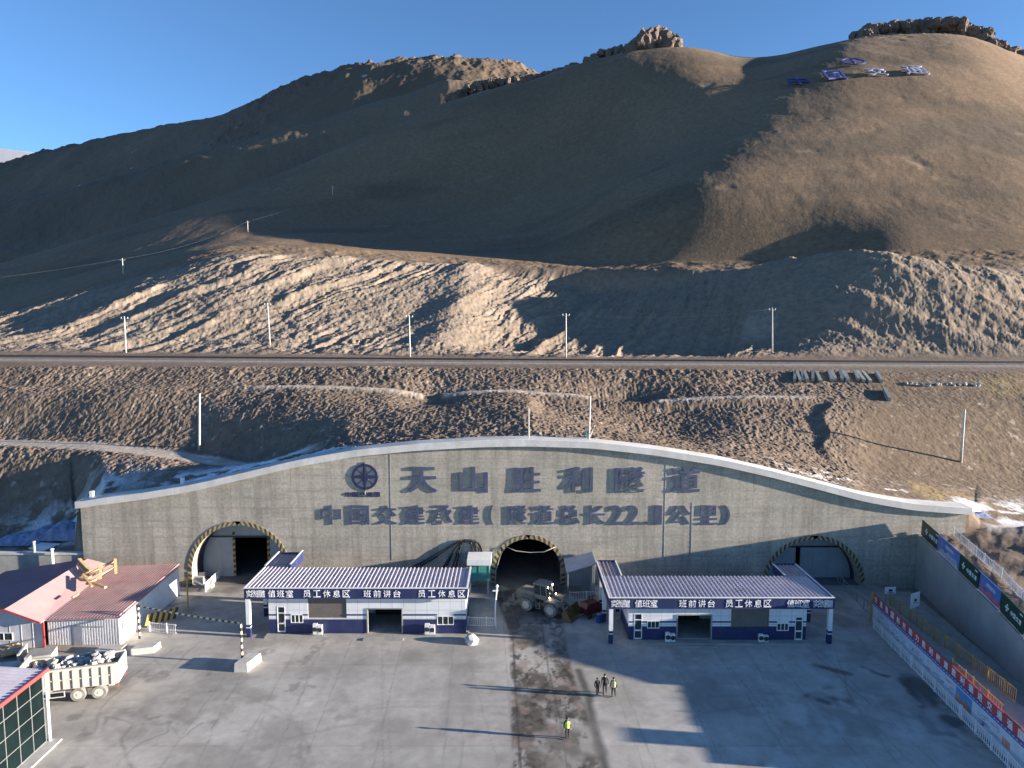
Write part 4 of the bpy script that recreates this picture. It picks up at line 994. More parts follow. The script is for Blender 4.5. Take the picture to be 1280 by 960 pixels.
for (k, lab), ya, yb in zip(kinds, bys[:-1], bys[1:]):
    root, L = frame_thing('billboard', lab, 'billboard', wallpt(ya - .06, .02), wallpt(yb + .06, .02), 'billboards on the retaining wall')
    h = 1.95
    off_ = .012 * (int(ya * 7) % 2); MB().box(-.4, L + .22, -.04 + off_, .04 + off_, .08, h).build('board', {'g': M_bgreen, 'p': M_bpic, 'q': M_bpic2}[k], root)
    m = MB(); m.box(-.02, L + .02, -.06, .06, 0, .08)
    m.build('frame', M_white if k != 'g' else M_bgreen, root)
    for x in (L * .25, L * .75):
        MB().beam((x, .06, .1), (x, .9, -.1), .06, .06).build('strut', M_steel, root)
    if k == 'g':
        for i, ch in enumerate('中国交建'):
            fit_text(ch, 'character', L * (.42 + i * .13), L * (.42 + i * .13 + .1), .65, 1.15, -.045, .02, M_letter, root, .015)
        m = MB(); cx, cz = L * .24, 1.0
        for s in (-1, 1): m.box(cx - .1 + s * .2, cx + .1 + s * .2, -.06, -.041, cz - .1, cz + .1); m.box(cx - .1, cx + .1, -.06, -.041, cz - .1 + s * .25, cz + .1 + s * .25)
        m.box(cx - .06, cx + .06, -.06, -.041, cz - .06, cz + .06)
        m.build('emblem', M_letter, root)
        MB().box(L * .8, L * .93, -.06, -.041, 1.6, 1.72).build('small_mark', M_letter, root)
    else:
        m = MB(); 
        pts = [(.05, .3), (L * .2, .75), (L * .35, .5), (L * .5, .95), (L * .7, .6), (L * .85, .8), (L - .05, .4), (L - .05, .12), (.05, .12)]
        m.prism(pts, -.055, -.041); m.build('picture_hills', mat('printed hills', (.45, .40, .50) if k == 'p' else (.50, .16, .22), .5, var=.3, scale=2), root)
        m = MB(); m.prism([(L * .3, 1.1), (L * .75, 1.1), (L * .72, 1.5), (L * .35, 1.55)], -.055, -.041); m.build('picture_panel', mat('printed sky', (.40, .46, .62), .5, var=.3, scale=2), root)
def picket_fence(name, label, p, q, h, mats, group=None, pitch=.28, bar=.045, base=.12, cat='fence'):
    root, L = frame_thing(name, label, cat, p, q, group)
    m = MB(); m.box(0, L, -.02, .02, base, base + .06); m.box(0, L, -.02, .02, h - .12, h - .06)
    x = .02
    while x < L: m.box(x, x + bar, -.045, -.021, base - .05, h); x += pitch
    m.build('railing', mats, root)
    x = 0
    while x <= L: MB().box(x - .05, x + .05, -.0451, .05, -.05, h + .05).build('post', mats, root); x += max(2.0, L / 12)
    return root
pA, pB = Vector((53.5, 80.5, 0)), Vector((48.7, 57.5, 0))
for a_, b_ in ((0, .5), (.5, 1.)):
    pa, pb = pA.lerp(pB, a_), pA.lerp(pB, b_); pa.z = height(pa.x, min(pa.y, 80)) + .02; pb.z = height(pb.x, pb.y) + .02
    picket_fence('white_railing', ['farther', 'nearer'][int(a_ * 2)] + ' length of white picket railing on the earth bank behind the billboards', pa, pb, 1.15, M_white, 'white railing lengths on the bank', .35, .09)
MB_ = MB()
# earthbound out-of-sight end board (casts the long block of shade on the yard)
root, L = frame_thing('billboard', 'end billboard on the low part of the retaining wall, past the picture boards', 'billboard', wallpt(47.8, .02), wallpt(45.9, .02), 'billboards on the retaining wall')
MB().box(0, L, -.04, .04, .0, 2.35).build('board', M_bgreen, root)

for i, y_ in enumerate((53.9, 52.9, 51.9, 50.9)):  # added panels outside the view that cast stripes of shade on the yard
    p = wallpt(y_, -.02); t = thing('shade_panel', '%s of four added out-of-view panels that stripe the yard with shade' % ['farthest', 'second farthest', 'second nearest', 'nearest'][i], 'panel', tuple(p), 0, 'added shade panels on the retaining wall')
    MB().box(-.05, .05, -.24, .24, 0, 1.35).build('panel', M_bgreen, t); MB().box(-.08, .08, -.27, .27, 1.35, 1.42).build('cap', M_white, t)
# hoarding with red banner
HB0, HB1 = gnd(1090, 778), gnd(1293, 985)
hd, L = frame_thing('hoarding', 'long white site hoarding topped by a red slogan banner and blue band', 'hoarding', HB0, HB1)
M_poster = mat('printed white poster sheet', (.56, .60, .66), .6, var=.12, scale=.8, dirt=(.35, .42, .55), dirt_amt=.6)
MB().box(0, L, -.05, .05, .1, 2.1).build('poster_wall', M_poster, hd)
MB().box(0, L, -.06, .06, 2.1, 2.45).build('blue_band', mat('mid blue band', (.03, .08, .32), .5, var=.15), hd)
ban = MB().box(.25, L, -.07, .05, 2.45, 3.3).build('banner', mat('red banner cloth', (.42, .07, .07), .7, var=.12, scale=.8), hd)
slog = '交通强国科技助力胜利隧道胜利掘进交通强国'
n_ = len(slog)
for i, ch in enumerate(slog):
    x = .5 + i * (L - 1.2) / n_; w_ = .62
    fit_text(ch, 'character', x, x + w_, 2.55, 3.2, -.072, .02, M_letter, ban, .015)
m = MB().box(.2, L - .1, -.066, -.0605, 2.25, 2.27)
for x in np.arange(.2, L, .45): m.box(x, x + .16, -.075, -.061, 2.24, 2.31)
m.build('dash_row', M_letter, hd)
p_ = MB(); p_.box(L * .62, L * .62 + 2.3, -.07, -.051, .75, 1.95); po = p_.build('poster', mat('poster sky', (.10, .28, .55), .5, var=.15, scale=1), hd)
m = MB(); m.prism([(L * .62, .75), (L * .62 + 2.3, .75), (L * .62 + 2.3, 1.15), (L * .62 + 1.6, 1.45), (L * .62 + 1.0, 1.2), (L * .62 + .5, 1.5), (L * .62, 1.25)], -.085, -.071); m.build('poster_hills', mat('poster earth', (.42, .26, .22), .5, var=.3, scale=2), po)
m = MB(); m.box(L * .86, L * .86 + .9, -.07, -.051, .9, 1.5); m.build('small_poster', mat('poster orange', (.62, .28, .2), .5, var=.3, scale=4), hd)
random.seed(3)
m = MB()
for i in range(46):
    x = 1.2 + random.random() * (L * .55); z = .8 + random.random() * 1.0; m.box(x, x + .12 + random.random() * .5, -.065, -.051, z, z + .05)
for i in range(30):
    x = L * .74 + random.random() * (L * .1); z = .8 + random.random() * 1.0; m.box(x, x + .12 + random.random() * .3, -.065, -.051, z, z + .04)
m.build('printed_lines', mat('grey print', (.16, .18, .24), .6), hd)
MB().box(-.35, -.05, -.1, .1, 0, 3.3).build('end_post', M_yellow, hd)
dv = (HB1 - HB0).normalized(); nrm = Vector((dv.y, -dv.x, 0)); nrm = nrm if nrm.x < 0 else -nrm
for i in range(3):
    a_, b_ = HB0.lerp(HB1, .06 + i * .314) + nrm * .5, HB0.lerp(HB1, .06 + (i + 1) * .314 - .005) + nrm * .5
    picket_fence('picket_fence', ['far', 'middle', 'near'][i] + ' length of low white picket fence in front of the poster hoarding', a_, b_, 1.15, M_white, 'low white fence lengths along the hoarding', .26, .08)
for i, (ya, yb) in enumerate(((71, 61.7), (61.6, 52.2))):
    picket_fence('yellow_railing', ['far', 'near'][i] + ' length of yellow railing on the walkway behind the red banner', Vector((40.8, ya, 1.9)), Vector((40.6, yb, 1.9)), 1.3, M_yellow, 'yellow railing lengths behind the hoarding', .24, .05)
for i, (ya, yb) in enumerate(((56.5, 53.5), (53.4, 49.5))):
    a_ = HB0.lerp(HB1, (HB0.y - ya) / (HB0.y - HB1.y)) - nrm * .45; b_ = HB0.lerp(HB1, (HB0.y - yb) / (HB0.y - HB1.y)) - nrm * .45; a_.z = b_.z = 2.3
    picket_fence('yellow_railing', ['farther', 'nearer'][i] + ' length of yellow railing showing just above the red banner', a_, b_, 1.2, M_yellow, 'yellow railing lengths behind the hoarding', .34, .04)
wk = MB(); wk.box(38.9, 40.95, 44, 71.5, 0, 1.85); o = wk.build('walkway', M_conc); tag(o, 'raised concrete walkway between the hoarding and the yellow railing', 'walkway')
o = MB().hexa([(41.0, 50, .02), (45, 52, .02), (47.8, 79, .02), (41.2, 79, .02)], [(41.0, 50, .14), (45, 52, .14), (47.8, 79, .14), (41.2, 79, .14)]).build('ramp_floor', M_conc); tag(o, kind='structure')
for (px, py, w2, h2, lab) in ((1113, 738, 1.2, .75, 'small white notice board at the head of the yellow railing'), (1144, 750, 1.5, 1.6, 'tilted white notice board with dark mark near the retaining wall')):
    c = at(px, py, 72.5 if px < 1120 else 69); t = thing('notice_board', lab, 'notice board', (c.x, c.y, 0), rad(0 if px < 1120 else 28), 'notice boards by the ramp')
    MB().box(-w2 / 2, w2 / 2, -.03, .03, c.z - h2 / 2, c.z + h2 / 2).build('panel', M_white, t)
    for s in (-1, 1): MB().box(s * w2 * .4 - .04, s * w2 * .4 + .04, .03, .1, 0.1, c.z).build('leg', M_steel, t)
    m = MB(); m.box(-.2, .2, -.045, -.031, c.z - .12, c.z + .14); m.box(-.35, .35, -.045, -.031, c.z - .28, c.z - .22); m.build('print', M_blackp, t)
picket_fence('guard_rail', 'grey metal guard rail along the road out of the right tunnel', gnd(1047, 727), gnd(1088, 770), 1.1, M_steel, None, .9, .06)

# ================================================================ BARRIERS, FENCES, POSTS ON THE LEFT AND MIDDLE
def height_bar():
    pa, pb = gnd(175, 804), gnd(303, 829)
    t = thing('height_barrier', 'striped height limit bar on two posts across the left tunnel road', 'height barrier', (pa.x, pa.y, 0))
    d = pb - pa
    for nm, base, hh in (('striped_post', Vector((0, 0, 0)), 4.0), ('striped_post', d, 4.05)):
        m = MB(); k = 0; z = .5
        while z < hh: m.tube([(base.x, base.y, z), (base.x, base.y, min(z + .34, hh))], .11, 8, k % 2); z += .34; k += 1
        m.build(nm, [M_blackp, M_cream], t)
    m = MB(); n = 34
    A, B = Vector((0, 0, 3.92)), Vector((d.x, d.y, 3.97))
    for k in range(n): 
        sg = lambda u: A.lerp(B, u) + Vector((0, 0, -.35 * 4 * u * (1 - u) * .3))
        m.tube([sg(k / n), sg((k + 1) / n)], .085, 8, k % 2)
    m.build('striped_bar', [M_blackp, M_cream], t)
M_cream = mat('cream and yellow paint', (.62, .55, .36), .6, var=.1)
height_bar()
for (px, py, sx, lab) in ((180, 812, 1, 'long concrete block under the left post of the height bar'), (306, 834, 2, 'concrete block under the right post of the height bar')):
    c = gnd(px, py + 3); m = MB()
    if sx == 1: m.hexa([(-.95, -.7, 0), (1.1, -.2, 0), (1.2, 1.0, 0), (-.8, .5, 0)], [(-.9, -.65, .62), (1.05, -.2, .62), (1.15, .95, .62), (-.75, .45, .62)])
    else: m.hexa([(-.8, -.5, 0), (.45, -.5, 0), (1.0, 1.6, 0), (-.2, 1.6, 0)], [(-.75, -.45, .85), (.4, -.45, .85), (.95, 1.55, .85), (-.15, 1.55, .85)])
    o = m.build('concrete_block', M_conc_l); o.location = (c.x, c.y, 0); tag(o, lab, 'concrete block', 'blocks under the height bar')
def crowd_fence(px0, py0, px1, py1, label, h=1.1):
    return picket_fence('crowd_fence', label, gnd(px0, py0), gnd(px1, py1), h, M_white, None, .2, .035)
crowd_fence(187, 790, 221, 793, 'short white crowd barrier beside the striped board on the left road')
crowd_fence(585, 783, 619, 784, 'white crowd barrier between the left booth and the bent white post')
crowd_fence(712, 752, 742, 751, 'grey barred fence in the shade behind the loader bucket', 1.2)
c = gnd(181, 791); c2 = gnd(221, 781)
t, L = frame_thing('chevron_board', 'black and yellow chevron board behind the white barrier', 'barrier', gnd(181, 786), gnd(221, 776))
m = MB(); k = 0; x = 0
while x < L - .3: m.hexa([(x, -.03, .3), (x + .3, -.03, .3), (x + .3, .03, .3), (x, .03, .3)], [(x + .35, -.03, 1.5), (x + .65, -.03, 1.5), (x + .65, .03, 1.5), (x + .35, .03, 1.5)], k % 2); x += .3; k += 1
m.build('stripes', [M_yellow, M_blackp], t)
for x in (.3, L - .3): MB().box(x - .05, x + .05, .03, .12, 0, 1.3).build('leg', M_steel, t)
b0 = gnd(235.5, 766); t = thing('marker_post', 'thin rusty yellow post standing on the left tunnel road', 'post', (b0.x, b0.y, 0)); z1 = at(235, 726, b0.y).z
MB().tube([(0, 0, 0), (0, 0, z1)], .09, 8).build('pole', M_yellow, t); MB().box(-.3, .3, -.12, .12, z1, z1 + .3).build('head', M_yellow, t)
for i, (x0_, y0_, x1_, y1_) in enumerate(((257, 737, 274, 720), (262, 752, 268, 742))[:1]):
    picket_fence('white_railing', 'short white railing in front of the left tunnel gate', gnd(x0_, y0_ + 3), gnd(x1_, y1_ + 3), 1.15, M_white, None, .2, .08)
for i, (px, py, w2, lab) in enumerate(((244, 727, 1.1, 'white stepped concrete barrier at the foot of the left arch'), (252, 722, .5, 'narrow white concrete barrier inside the left arch foot'), (262, 731, .45, 'white upright kerb stone in front of the left gate'))):
    c = gnd(px, py + 3); m = MB(); m.hexa([(-w2, -.4, 0), (w2, -.4, 0), (w2, .4, 0), (-w2, .4, 0)], [(-w2, -.15, 1.0), (w2, -.15, 1.0), (w2, .15, 1.0), (-w2, .15, 1.0)])
    o = m.build('road_barrier', M_conc_l); o.location = (c.x, c.y, 0); tag(o, lab, 'road barrier', 'pale barriers by the left arch')
# bent white post
b0 = gnd(620, 786); t = thing('bent_post', 'tall bent white post beside the middle tunnel lane', 'post', (b0.x, b0.y, 0)); zt = at(622, 735, b0.y).z
MB().tube([(0, 0, 0), (-.08, 0, zt * .35), (-.02, 0, zt * .7), (.12, 0, zt)], .07, 8).build('pole', M_white, t); MB().box(-.35, .25, -.08, .08, zt - .35, zt - .22).build('cross_bar', M_white, t); MB().lathe((.12, 0, zt), (0, 0, 1), [(.05, 0), (.13, .1), (.13, .3), (.05, .38)], 8).build('lamp_head', M_white, t)
b0 = gnd(583 + 23, 812); m = MB()
bmx = bmesh.new(); bmesh.ops.create_icosphere(bmx, subdivisions=2, radius=.75)
for v in bmx.verts: v.co *= 1 + .2 * random.uniform(-1, 1); v.co.z = max(v.co.z, -.2)
me = bpy.data.meshes.new('boulder'); bmx.to_mesh(me); bmx.free(); me.materials.append(M_conc_l); o = link_mesh('boulder', me); o.location = (gnd(584, 803).x + .5, gnd(584, 803).y, .15); tag(o, 'pale boulder at the corner of the left booth steps', 'boulder')
# cables hanging over the wall between the row of letters and the booth roof
def cable_bundle(label, strands, r=.09):
    t = thing('cable_bundle', label, 'cables', (0, YW, 0))
    for pts in strands:
        P = [at(a, b, YW) for a, b in pts]; Q = []
        for k in range(len(P) - 1):
            for u in np.linspace(0, 1, 6, endpoint=False):
                p0_ = P[max(k - 1, 0)]; p1_ = P[k]; p2_ = P[k + 1]; p3_ = P[min(k + 2, len(P) - 1)]
                Q.append(.5 * ((2 * p1_) + (p2_ - p0_) * u + (2 * p0_ - 5 * p1_ + 4 * p2_ - p3_) * u * u + (3 * p1_ - p0_ - 3 * p2_ + p3_) * u ** 3))
        Q.append(P[-1]); MB().tube([(q.x, -.14 - .05 * random.random(), q.z) for q in Q], r, 6).build('cable', M_cable, t, smooth=True)
cable_bundle('bundle of black cables hung on the wall above the left booth roof', [[(578, 675), (566, 690), (556, 706), (545, 718)], [(578, 675), (568, 688), (560, 704), (552, 720)], [(579, 675.5), (572, 690), (567, 705), (560, 722)], [(579, 675.5), (574, 690), (571, 705), (566, 722)], [(578, 674.5), (560, 686), (540, 699), (520, 710)], [(577, 674.5), (556, 686), (532, 700), (508, 712)]])
cable_bundle('thick loop of black cables hanging right of the cable bundle', [[(578, 675), (588, 676), (590, 690), (588, 704)], [(579, 675), (592, 676), (596, 690), (592, 705)], [(580, 675), (596, 677), (602, 692), (598, 705)], [(580, 675), (598, 678), (603, 690), (601, 700), (597, 706)], [(580, 676), (590, 680), (592, 694), (589, 708)]], .12)
t = thing('cable', 'pale drooping cable strung across the mouth of the middle tunnel', 'cable', (0, YW, 0))
P = [at(a, b, YW) for a, b in ((619, 750), (620, 712), (626, 692), (633, 683), (645, 688), (662, 690), (680, 689), (694, 683))]
MB().tube([(p.x, -.2, p.z) for p in P], .05, 6).build('strand', mat('pale cable', (.35, .33, .3), .7), t, smooth=True)

# ================================================================ TRUCK
def wheel(mb_t, mb_r, c, r, w2, ax=(0, 1, 0)):
    pass
def wheel_parts(root, c, r, w2, ax, n=24):
    w_ = MB().lathe(c, ax, [(r * .55, -w2), (r * .92, -w2), (r, -w2 * .7), (r, w2 * .7), (r * .92, w2), (r * .55, w2)], n).build('wheel', M_tyre, root)
    MB().lathe(c, ax, [(r * .56, -w2 * 1.02), (r * .5, -w2 * .6), (r * .2, -w2 * .6), (r * .2, -w2 * 1.1), (r * .12, -w2 * 1.15)], n).build('rim', M_dusty, w_)
    return w_
M_tyre = mat('dusty tyre', (.16, .155, .15), .9, var=.25, scale=4, dirt=(.42, .40, .37), dirt_amt=.7)
M_dusty = mat('dust covered cream paint', (.50, .47, .42), .8, var=.12, scale=1.5, dirt=(.32, .29, .25), dirt_amt=.6)
def truck():
    ga, gb_ = gnd(98, 877), gnd(120, 873)
    ang = math.atan2(gb_.y - ga.y, gb_.x - ga.x); ang = rad(14)
    t = thing('dump_truck', 'dusty cream dump truck loaded with broken rock, parked by the glazed building', 'truck', (ga.x, ga.y, 0), ang)
    r = .62; W = 2.5                                    # x forward is away to the left (negative), rear at +x
    for x in (0, 1.62, -4.6):
        for y in (.0, 2.0): wheel_parts(t, (x, y + .2, r), r, .24, (0, 1, 0))
    m = MB(); m.box(-6.8, 2.6, .7, .95, .75, 1.05); m.box(-6.8, 2.6, 1.45, 1.7, .75, 1.05)
    for x in (-5, -3, -1, .8, 2.4): m.box(x, x + .2, .95, 1.45, .8, 1.0)
    m.build('chassis', M_dusty, t)
    z0, z1 = 1.35, 3.0; xa, xb = -4.3, 3.1; y0, y1 = -.05, 2.45
    b = MB(); b.box(xa, xb, y0 + .1, y1 - .1, z0 - .1, z0 + .05); b.box(xa, xb, y0, y0 + .1, z0 - .1, z1); b.box(xa, xb, y1 - .1, y1, z0 - .1, z1); b.box(xa - .1, xa, y0, y1, z0 - .1, z1 + .5)
    bd = b.build('cargo_body', M_dusty, t)
    MB().box(xb, xb + .1, y0, y1, z0 - .05, z1 + .05).build('tailgate', M_dusty, bd)
    x = xa + .3
    while x < xb:
        MB().box(x, x + .13, y0 - .09, y0 - .001, z0 - .05, z1 - .1).build('stake', M_dusty, bd); x += .74
    MB().box(xa, xb, y0 - .12, y0 + .14, z1, z1 + .12).build('top_rail', M_dusty, bd); MB().box(xa, xb, y1 - .14, y1 + .12, z1, z1 + .12).build('top_rail', M_dusty, bd)
    MB().box(xa, xb, y0 - .06, y0 - .002, z0 + .72, z0 + .82).build('side_rail', M_dusty, bd)
    k = MB(); k.box(-3.3, -1.0, -.0, .08, .55, .62); k.box(-3.3, -1.0, 0, .08, 1.0, 1.07)
    for x in (-3.3, -2.2, -1.06): k.box(x, x + .06, 0, .08, .62, 1.0)
    k.build('side_guard', M_dusty, t)
    MB().lathe((-3.9, .3, .85), (0, 1, 0), [(.3, -.2), (.33, -.18), (.33, .5), (.3, .52)], 16).build('air_tank', M_dusty, t)
    c = MB(); c.prism([(-7.1, .9), (-5.0, .9), (-5.0, 3.0), (-5.3, 3.15), (-6.6, 3.15), (-7.05, 2.1), (-7.1, 1.9)], 0, 2.4); cb_ = c.build('cab', M_dusty, t)
    MB().hexa([(-7.16, .15, 1.95), (-7.12, .15, 1.95), (-7.12, 2.25, 1.95), (-7.16, 2.25, 1.95)], [(-6.7, .15, 3.05), (-6.66, .15, 3.05), (-6.66, 2.25, 3.05), (-6.7, 2.25, 3.05)]).build('windscreen', M_glass, cb_)
    MB().box(-6.5, -5.4, -.03, -.005, 2.0, 2.85).build('side_window', M_glass, cb_)
    d = MB(); d.box(3.0, 3.1, .1, .35, .9, 1.05); d.build('tail_light', M_red, t); MB().box(3.0, 3.1, 2.1, 2.35, .9, 1.05).build('tail_light', M_red, t)
    m = MB(); m.box(-.75, .75, -.0, .08, 1.22, 1.27); m.box(.85, 2.4, -.0, .08, 1.22, 1.27); m.build('mudguard', M_dusty, t)
    # rock load
    mw = t.matrix_basis.copy() if False else Matrix.Translation(t.location) @ Matrix.Rotation(ang, 4, 'Z')
    random.seed(11); base = []
    for k in range(5):
        bm = bmesh.new(); bmesh.ops.create_icosphere(bm, subdivisions=2, radius=1)
        for v in bm.verts: v.co *= 1 + .28 * random.uniform(-1, 1)
        for _ in range(5):
            n = Vector((random.uniform(-1, 1), random.uniform(-1, 1), random.uniform(-1, 1))).normalized()
            bmesh.ops.bisect_plane(bm, geom=bm.verts[:] + bm.edges[:] + bm.faces[:], plane_co=n * .62, plane_no=n, clear_outer=True)
            bmesh.ops.holes_fill(bm, edges=[e for e in bm.edges if e.is_boundary])
        me = bpy.data.meshes.new('rock'); bm.to_mesh(me); bm.free(); me.materials.append(M_rock); base.append(me)
    first = None
    spots = []
    for k in range(75):
        x = random.uniform(xa + .5, xb - .4); y = random.uniform(y0 + .35, y1 - .35); s = random.uniform(.22, .46) 
        hz = z0 + 1.15 + .5 * math.exp(-((x - 1.6) / 1.3) ** 2) + .35 * math.exp(-((x + 1.6) / 1.0) ** 2) + random.uniform(-.2, .25); spots.append((x, y, hz, s))
    for k, (x, y, z, s) in enumerate(spots):
        o = bpy.data.objects.new('rock', base[k % 5]); COL.objects.link(o); o.location = mw @ Vector((x, y, z)); o.scale = (s, s * random.uniform(.7, 1.1), s * .8); o.rotation_euler = (random.random() * 6, random.random() * 6, random.random() * 6)
        tag(o, 'angular grey rock heaped in the bed of the dump truck', 'rock', 'rocks in the truck bed')
    fl = MB(); fl.box(xa + .02, xb - .02, y0 + .12, y1 - .12, z0 + .06, z0 + 1.05)
    f = fl.build('rubble', M_rock); f.matrix_world = mw; tag(f, 'fine rubble filling the truck bed under the rocks', 'rubble', kind='stuff')
truck()
# debris by the sheds
random.seed(21)
t = thing('debris_skip', 'tipped concrete trough with scraps in front of the gabled shed', 'trough', tuple(gnd(30, 822)), rad(20))
m = MB(); m.box(-.2, 0, -1.2, 1.2, 0, .9); m.box(-1.6, -.2, 1.0, 1.2, 0, .7); m.build('panel', M_conc_l, t)
for k in range(9):
    c = gnd(random.uniform(2, 26), random.uniform(812, 824)); m = MB(); m.obox((0, 0, .25), random.random() * 3, random.uniform(.3, .8), random.uniform(.1, .3), .12)
    o = m.build('scrap_board', M_wood if k % 3 else M_conc_l); o.location = (c.x, c.y, .1 + .12 * (k % 3)); o.rotation_euler = (random.uniform(-.2, .2), random.uniform(-.2, .2), 0); tag(o, 'loose scrap board in the junk heap before the gabled shed', 'scrap', 'scrap boards by the shed')
o = MB().box(-1.1, 1.1, -.9, .9, 0, .9).build('concrete_block', M_conc); c = gnd(52, 826); o.location = (c.x, c.y, 0); o.rotation_euler = (0, 0, .3); tag(o, 'low grey block lying between the gabled shed and the truck', 'concrete block')
o = MB().box(-2.2, .2, -.5, .7, 0, .5).build('kerb_block', M_conc_l); c = gnd(166, 806); o.location = (c.x - .3, c.y - 1.6, 0); tag(o, 'pale kerb slab against the corner of the red roofed shed', 'kerb')

# ================================================================ WHEEL LOADER
def loader():
    f0, f1 = gnd(693, 772), gnd(667, 762)
    ang = math.atan2(f0.y - f1.y, f0.x - f1.x)
    c = (f0 + f1) / 2; ang = rad(-32)
    t = thing('wheel_loader', 'dusty grey wheel loader with cab lamps lit and lowered bucket in the tunnel mouth', 'wheel loader', (c.x, c.y + .9, 0), ang)
    M_l = mat('dusty grey yellow paint', (.24, .215, .18), .7, var=.2, scale=2, dirt=(.2, .17, .14), dirt_amt=.6)
    r = .78
    for x in (-1.55, 1.55):
        for y, s in ((-1.05, 1), (1.05, -1)): wheel_parts(t, (x, y, r), r, .3 * s, (0, 1, 0), 28)
    m = MB(); m.prism([(-3.2, 1.0), (-.9, 1.0), (-.9, 2.15), (-2.7, 2.15), (-3.2, 1.9)], -.75, .75); m.build('engine_cover', M_l, t)
    MB().prism([(-3.55, .7), (-3.2, .7), (-3.2, 1.6), (-3.55, 1.4)], -1.0, 1.0).build('counterweight', M_l, t)
    MB().tube([(-1.4, .3, 2.15), (-1.4, .3, 2.85)], .07, 8).build('exhaust', M_steel, t)
    m = MB(); m.box(-2.9, 1.2, -.45, .45, .65, 1.0); m.box(.2, 2.2, -.35, .35, .7, 1.3); m.build('frame', M_l, t)
    for x, y in ((-1.55, -1), (-1.55, 1), (1.55, -1), (1.55, 1)): MB().prism([(x - 1.0, 1.35), (x - .6, 1.75), (x + .6, 1.75), (x + 1.0, 1.35), (x + .95, 1.3), (x + .55, 1.67), (x - .55, 1.67), (x - .95, 1.3)], y - .38 - (.02 if y < 0 else -.02), y + .38).build('mudguard', M_l, t)
    cb_ = MB().prism([(-.85, 1.5), (.75, 1.5), (.8, 2.0), (-.85, 2.0)], -.72, .72).build('cab', M_l, t)
    m = MB(); m.prism([(-.83, 2.0), (.78, 2.0), (.55, 3.1), (-.8, 3.1)], -.68, .68); m.build('glazing', M_glass, cb_)
    m = MB()
    for x0_, x1_ in ((-.84, -.81), (.8, .57)):
        for y in (-.7, .7): m.beam((x0_, y, 2.0), (x1_, y, 3.12), .08, .08)
    for y in (-.7, .7): m.beam((0, y, 2.0), (-.05, y, 3.1), .06, .06)
    m.build('cab_frame', M_l, cb_)
    MB().prism([(-1.0, 3.1), (.8, 3.1), (.7, 3.24), (-.9, 3.24)], -.78, .78).build('cab_roof', M_l, cb_)
    for i, (x, y, z) in enumerate(((.84, -.55, 3.0), (.84, .55, 3.0), (1.15, -.75, 1.95), (1.15, .75, 1.95))):
        MB().lathe((x, y, z), (1, 0, -.1), [(.04, -.1), (.09, -.06), (.1, 0)], 12).build('lamp_housing', M_blackp, cb_)
        MB().lathe((x + .012, y, z), (1, 0, -.1), [(.085, 0), (.085, .03)], 12).build('headlight', M_lamp, cb_)
    m = MB(); 
    for y in (-.5, .5):
        m.beam((.9, y, 1.75), (2.3, y, 1.5), .16, .34); m.beam((2.3, y, 1.5), (3.25, y, .65), .16, .3)
    m.box(2.2, 2.36, -.42, .42, 1.35, 1.55); m.build('lift_arm', M_l, t)
    MB().tube([(1.0, 0, 1.7), (2.7, 0, 1.25)], .1, 8).build('hydraulic_ram', M_steel, t)
    m = MB(); pr = [(3.2, .1), (4.25, .05), (4.25, .12), (3.4, .25), (3.2, .55), (3.22, 1.0), (3.5, 1.3), (3.45, 1.36), (3.1, 1.05), (3.05, .5)]
    m.prism(pr, -1.35, 1.35); m.prism([(3.15, .12), (4.25, .08), (3.48, 1.33), (3.12, 1.0)], -1.42, -1.351); m.prism([(3.15, .12), (4.25, .08), (3.48, 1.33), (3.12, 1.0)], 1.351, 1.42)
    m.build('bucket', mat('worn ochre bucket', (.16, .10, .04), .7, var=.25, scale=3), t)
    for y in (-.55, .55):
        for z in (.9, 1.25): pass
    m = MB()
    for z in (.5, .8, 1.1): m.box(-.5, .1, -1.05, -.75, z, z + .05)
    m.box(-.52, -.48, -1.05, -.75, .5, 1.4); m.box(.08, .12, -1.05, -.75, .5, 1.4); m.build('ladder', M_l, t)
M_lamp = mat('lit lamp', (.9, .85, .7), .3, emit=(1, .85, .6, 14))
loader()
# red compressor with hoses beside the bucket
c = gnd(738, 770); t = thing('compressor', 'dark red machine on small wheels beside the loader bucket', 'compressor', (c.x, c.y, 0), rad(35))
m = MB(); m.prism([(-1.0, .5), (1.0, .5), (1.1, 1.3), (.7, 1.7), (-.8, 1.7), (-1.1, 1.2)], -.55, .55); m.build('housing', mat('dark red paint', (.08, .007, .009), .5, var=.3, scale=3), t)
for x in (-.6, .6):
    for y in (-.6, .6): MB().lathe((x, y, .3), (0, 1, 0), [(.18, -.1), (.3, -.08), (.3, .08), (.18, .1)], 14).build('wheel', M_black, t)
MB().box(-1.7, -1.0, -.04, .04, .45, .53).build('tow_bar', M_steel, t)
m = MB()
for s in (-.3, .3): m.tube([(s, 0, 1.7), (s, 0, 2.15), (s + .3, 0, 2.25)], .06, 8)
m.build('pipe', M_blackp, t)
c = gnd(748.5, 778); t = thing('blue_drum', 'blue drum standing beside the left end of the right booth', 'drum', (c.x, c.y, 0)); 
MB().lathe((0, 0, 0), (0, 0, 1), [(.3, 0), (.31, .02), (.29, .3), (.31, .32), (.29, .62), (.31, .64), (.3, .95), (.26, .93)], 18).build('shell', mat('blue drum paint', (.02, .06, .25), .5, var=.2), t)
MB().lathe((0, 0, .93), (0, 0, 1), [(.27, 0), (.27, .03), (.05, .035)], 18).build('lid', M_steel, t)

